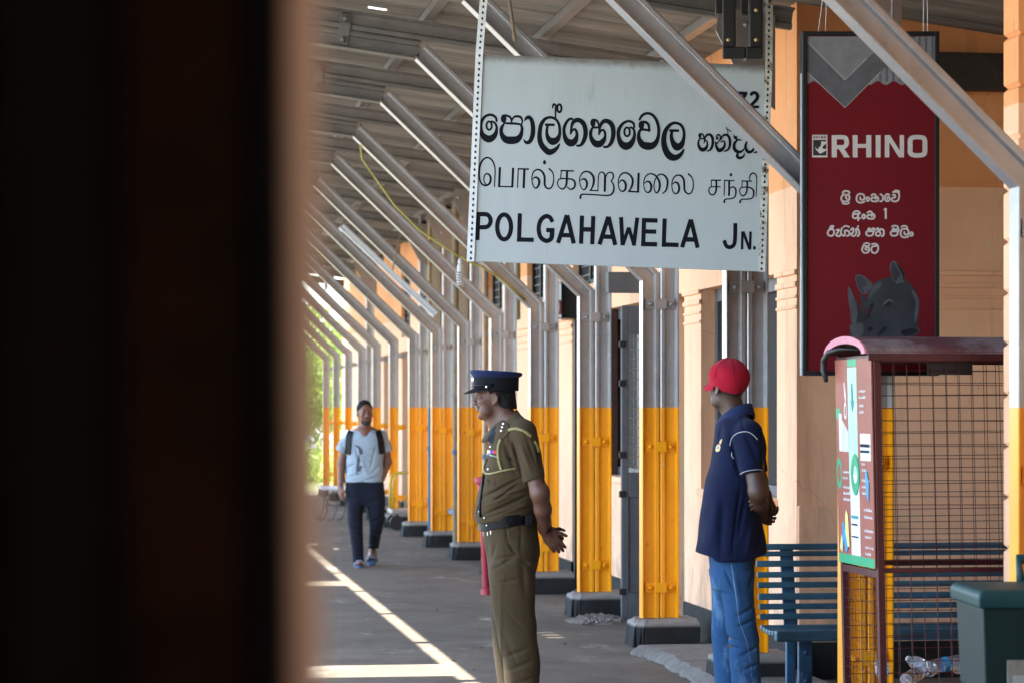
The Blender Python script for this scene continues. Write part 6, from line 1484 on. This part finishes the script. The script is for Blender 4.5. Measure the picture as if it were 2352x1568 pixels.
# jeans
Fd = Field((-.18, -.24, .02), (.18, .24, .98), .0052)
Fd.loft([(rz_(py), rx_(a), rx_(b), -r, r) for py, a, b, r in ((1240,1628,1738,.165),(1270,1628,1736,.178),(1295,1630,1733,.185),(1330,1633,1728,.182),(1350,1635,1726,.172))], n=2.3)
Fd.loft([(rz_(py), rx_(a), rx_(b), c, e) for py, a, b, c, e in ((1310,1648,1729,-.185,.0),(1346,1652,1726,-.187,-.01),(1385,1658,1728,-.19,-.02),(1420,1662,1732,-.188,-.03),(1460,1667,1738,-.184,-.035),(1502,1671,1741,-.182,-.04),(1565,1676,1743,-.182,-.042),(1655,1680,1744,-.182,-.04))], n=2.2)
Fd.loft([(rz_(py), rx_(a), rx_(b), c, e) for py, a, b, c, e in ((1310,1632,1715,-.01,.185),(1346,1636,1712,-.01,.187),(1385,1639,1710,.0,.19),(1420,1638,1710,.0,.188),(1460,1637,1710,.005,.184),(1502,1641,1712,.01,.182),(1565,1645,1714,.012,.182),(1655,1648,1716,.012,.182))], n=2.2)
qj = lambda *a: (rx_(1225 + a[0] * .3906), rz_(955.5 + a[1] * .3906), rx_(1225 + a[2] * .3906), rz_(955.5 + a[3] * .3906), a[4], a[5])
Fd.folds([qj(1110,890,1160,1000,.006,.01), qj(1290,1100,1170,1160,.008,.012), qj(1280,1180,1180,1220,.007,.011), qj(1100,1270,1200,1310,.009,.012), qj(1110,1330,1210,1350,.007,.01), qj(1310,1330,1200,1390,.008,.012), qj(1320,1430,1210,1470,.008,.012), qj(1190,1480,1300,1530,.008,.012), qj(1050,1290,1110,1320,.007,.01), qj(1075,1400,1120,1440,.008,.011), qj(1085,1480,1130,1520,.007,.01), qj(1160,870,1200,1130,-.004,.02), qj(1280,900,1250,1000,.006,.012)])
Fd.ripple(.0022, 22, 18, 34, 1.7)
je = Fd.build('jeans', mt_jean, red, 1); d = Decal(bvh(je), .0012)
QJ = lambda x, y: (rx_(1225 + x * .3906), rz_(955.5 + y * .3906))
d.strip([QJ(*p[:2]) for p in spline([(1145,850,0),(1155,920,0),(1175,1060,0),(1190,1180,0),(1215,1250,0),(1240,1330,0),(1258,1440,0),(1268,1560,0)], 5)], .004).build('seam', M('pale_seam', (.11, .20, .31), .8), red)
for y in (-.11, .11):
    Fd = Field((-.30, -.2, -.01), (.16, .2, .12), .008); k = rx_(1705 if y < 0 else 1672)
    Fd.ell((k - .05, y, .03), (.135, .047, .038), .02).ell((k, y, .05), (.06, .045, .05), .03).plane((0, 0, -1), 0); Fd.build('shoe', mt_leather, red, 1)

# ================================================================== the walking man with a backpack
BX, BS = 836, 222.0
wal = person('bearded man in a pale T-shirt, dark trousers and sandals walking with a black backpack', BX, BS)
b2 = lambda px, py, y=0: ((px - BX) / BS, y, EYE + (935 - py) / BS)
bx = lambda px: (px - BX) / BS
bz = lambda py: EYE + (935 - py) / BS
fr = frame((.30, -.95, 0)); Fd = Field((-.34, -.34, .0), (.34, .50, 1.76), .0048)
P, rot = head(Fd, b2(838.5, 949, -.02), fr, .98)
Fd.cone(b2(839, 960, 0), b2(838, 992, .02), .055, .062, .03)
for sgn, px in ((-1, 806), (1, 872)): Fd.cone(b2(838, 990, .02), b2(px, 999, .02), .06, .05, .03)
Fd.cone(b2(838, 1000, .0), b2(838, 1100, .0), .11, .11, .03)
Fd.cone(b2(797, 1003, .02), b2(783, 1064, .02), .047, .040, .02); Fd.cone(b2(783, 1064, .02), b2(783, 1116, -.06), .040, .028, .02)
Fd.cone(b2(880, 1003, .02), b2(890, 1060, .06), .047, .042, .02); Fd.cone(b2(890, 1060, .06), b2(878, 1100, -.04), .042, .030, .02)
hand(Fd, b2(783, 1117, -.065), (.05, -.15, -1), (.5, -.85, 0), (1, .3, 0), curl=(.3, .35, .4, .45), sc=1.0)
for a, b, c, e in (((818, 1110, 0), (820, 1205, -.10), (824, 1290, -.14), None), ((860, 1110, 0), (863, 1200, -.06), (853, 1262, .20), None)):
    Fd.cone(b2(*a), b2(*b), .055, .035, .02); Fd.cone(b2(*b), b2(*c), .035, .03, .02)
Fd.ell((bx(829), -.19, .045), (.046, .12, .028), .02); Fd.ell(b2(853, 1278, .17), (.044, .10, .05), .02); Fd.cone(b2(853, 1270, .2), b2(853, 1296, .12), .04, .035, .02)
Fd.build('body', mt_sk3, wal, 1); eyes(P, wal)
Hd = Field((-.16, -.22, 1.45), (.16, .18, 1.78), .0045)
Hd.ell(P(-.020, 0, .046), (.104, .083, .096), .01, 'u', rot); f, l, u = fr
Hd.ripple(.003, 70, 60, 50).ell(P(.088, 0, .026), (.078, .066, .074), .02, 'c', rot); Hd.plane(tuple(-u - f * -.75), (-u + f * .75).dot(Vector(P(.030, 0, .045))))
for y in (-1, 1): Hd.ell(P(-.010, y * .082, -.006), (.022, .03, .036), .006, 'c', rot)
Hd.build('hair', mt_hair, wal, 1)
Hd = Field((-.16, -.24, 1.36), (.16, .1, 1.62), .004)
Hd.ell(P(.034, 0, -.080), (.055, .053, .044), .02, 'u', rot); Hd.ell(P(.066, 0, -.102), (.026, .027, .024), .02, 'u', rot)
for y in (-1, 1): Hd.cone(P(.012, y * .062, -.02), P(.035, y * .052, -.075), .007, .012, .012)
Hd.ell(P(.096, 0, -.060), (.030, .024, .014), .01, 'c', rot); Hd.ell(P(.07, 0, -.03), (.05, .052, .026), .01, 'c', rot)
for y in (-1, 1): Hd.cone(P(.103, 0, -.046), P(.088, y * .027, -.056), .0055, .004, .006)
Hd.build('beard', M('short_dark_beard', (.016, .012, .011), .75, var=.5, vs=90, bump=.7, bs=220, col2=(.16, .15, .145), c2=.68, c2s=40), wal, 1)
m = MB()
for y in (-1, 1): m.tube([P(.094, y * .014, .028), P(.092, y * .03, .033), P(.080, y * .048, .026)], [.0035, .0042, .002], 6)
m.build('eyebrow', mt_hair, wal, smooth=True)
mt_tee = cloth('pale_blue_tee', (.27, .335, .39), .06, bs=300)
Fd = Field((-.34, -.24, .82), (.34, .24, 1.5), .0058)
Fd.loft([(bz(py), bx(a), bx(b), -d0, d1) for py, a, b, d0, d1 in ((984,822,856,.05,.07),(988,812,864,.08,.10),(994,802,876,.105,.12),(1006,796,882,.125,.13),(1035,796,882,.135,.13),(1070,797,880,.13,.12),(1090,795,881,.145,.13),(1106,794,882,.15,.135))], n=2.4)
Fd.cone(b2(802, 1001, .02), b2(783, 1038, .02), .068, .066, .025, cap=True); Fd.cone(b2(875, 1001, .02), b2(889, 1037, .035), .066, .062, .025, cap=True)
Fd.cone(b2(839, 960, 0), b2(839, 986, 0), .06, .066, .006, 'c'); Fd.ell(b2(840, 990, -.13), (.045, .08, .05), .01, 'c')
qb = lambda *a: (bx(747.25 + a[0] * .27356), bz(894.25 + a[1] * .27356), bx(747.25 + a[2] * .27356), bz(894.25 + a[3] * .27356), a[4], a[5])
Fd.folds([qb(250,440,300,640,.007,.014), qb(430,470,380,680,.007,.014), qb(190,730,330,700,.009,.012), qb(460,720,330,760,.009,.012), qb(180,660,260,620,.007,.012), qb(450,640,390,700,.008,.012), qb(300,560,360,720,-.006,.02), qb(130,420,170,520,.006,.012)])
Fd.ripple(.003, 18, 10, 32, .4)
tee = Fd.build('t_shirt', mt_tee, wal, 1); te = bvh(tee)
QB = lambda x, y: (bx(747.25 + x * .27356), bz(894.25 + y * .27356))
mt_prt = M('dark_shirt_print', (.05, .06, .075), .8, var=.5, vs=50)
d = Decal(te, .0025)
d.poly([QB(246,458), QB(290,470), QB(318,500), QB(324,535), QB(295,545), QB(285,500)], QB(300,515)).poly([QB(285,545), QB(296,548), QB(292,620), QB(270,690), QB(265,660)], QB(280,610)).poly([QB(268,650), QB(320,632), QB(300,680), QB(288,712), QB(262,704)], QB(285,675)).poly([QB(275,575), QB(305,585), QB(300,600), QB(275,600)], QB(288,590))
random.seed(6)
for x, y in ((330,600), (345,580), (362,545), (378,548), (352,610), (400,495), (420,490), (333,640), (370,600), (340,560), (412,512)):
    e = random.uniform(4, 7); d.poly([QB(x - e, y), QB(x, y - e), QB(x + e, y + 2), QB(x, y + e * .7)], QB(x, y))
d.build('shirt_print', mt_prt, wal)
mt_trs = cloth('dark_navy_trousers', (.010, .012, .022), .15)
Fd = Field((-.26, -.30, .04), (.28, .40, .96), .0068)
Fd.loft([(bz(py), bx(a), bx(b), -.13, .13) for py, a, b in ((1098,796,880),(1125,795,882),(1160,797,884))], n=2.4)
L1 = ((1110,795,842,-.12,.12),(1140,795,838,-.13,.12),(1150,796,836,-.16,.10),(1200,800,834,-.19,.03),(1250,808,836,-.21,-.02),(1290,813,838,-.22,-.05)); L2 = ((1110,834,882,-.12,.12),(1140,838,882,-.13,.12),(1150,841,885,-.14,.10),(1190,847,884,-.14,.08),(1210,849,880,-.12,.10),(1240,846,872,-.02,.20),(1260,843,868,.06,.28))
for LL in (L1, L2): Fd.loft([(bz(py), bx(a), bx(b), c, e) for py, a, b, c, e in LL], n=2.2)
Fd.folds([qb(330,930,200,900,.008,.014), qb(330,940,470,920,.008,.014), qb(200,1140,310,1170,.010,.014), qb(380,1110,490,1060,.010,.014), qb(215,1240,310,1270,.009,.014), qb(370,1200,470,1230,.010,.013), qb(225,1350,320,1390,.009,.013), qb(350,1300,430,1310,.008,.013)], 0)
Fd.ripple(.003, 20, 14, 26, 1.1); Fd.build('trousers', mt_trs, wal, 1)
d = Decal(te, .006)
d.strip([QB(*p[:2]) for p in spline([(232,318,0),(215,360,0),(205,430,0),(200,500,0),(196,540,0)], 5)], .058).strip([QB(*p[:2]) for p in spline([(408,312,0),(440,350,0),(462,420,0),(470,500,0),(475,535,0)], 5)], .054)
sx = d.build('backpack_strap', mt_leather, wal); md = sx.modifiers.new('thickness', 'SOLIDIFY'); md.thickness = .012; md.offset = 1
Fd = Field((-.30, .04, .85), (.30, .42, 1.5), .008); Fd.ell(b2(836, 1050, .23), (.225, .12, .27), .02).ell(b2(834, 1080, .27), (.21, .12, .16), .04); Fd.ripple(.003, 20, 20, 20)
Fd.build('backpack', M('black_nylon', (.010, .011, .013), .6, var=.2, bump=.3, bs=200), wal, 1)
MB().tube([b2(792, 1060, .1), b2(789, 1090, .05), b2(791, 1108, .02)], .008, 6).build('loose_strap', mt_leather, wal)
mt_sand = M('blue_sandal_rubber', (.07, .12, .24), .6, var=.3, vs=20, bump=.2)
for (px, zz, y, rot_) in ((829, .0, -.20, 0), (853, .055, .14, .42)):
    m = MB(); m.M = Matrix.Translation(Vector((bx(px), y, zz))) @ Matrix.Rotation(rot_, 4, 'X')
    m.ring([[(.052 * math.cos(a) * (1 - .12 * math.sin(a)), .135 * math.sin(a), z) for a in np.linspace(0, 6.2832, 25)[:-1]] for z in (.002, .022)])
    sdl = m.build('sandal', mt_sand, wal, bevel=.004)
    m = MB(); m.M = Matrix.Translation(Vector((bx(px), y, zz))) @ Matrix.Rotation(rot_, 4, 'X')
    for yy, hh in ((-.06, .060), (-.03, .068)):
        m.tube([(-.052, yy, .015), (-.042, yy, .045), (-.015, yy, hh), (.015, yy, hh), (.042, yy, .045), (.052, yy, .015)], .012, 8)
    m.build('sandal_strap', M('grey_sandal_strap', (.16, .18, .22), .6) if yy else mt_sand, sdl, smooth=True)
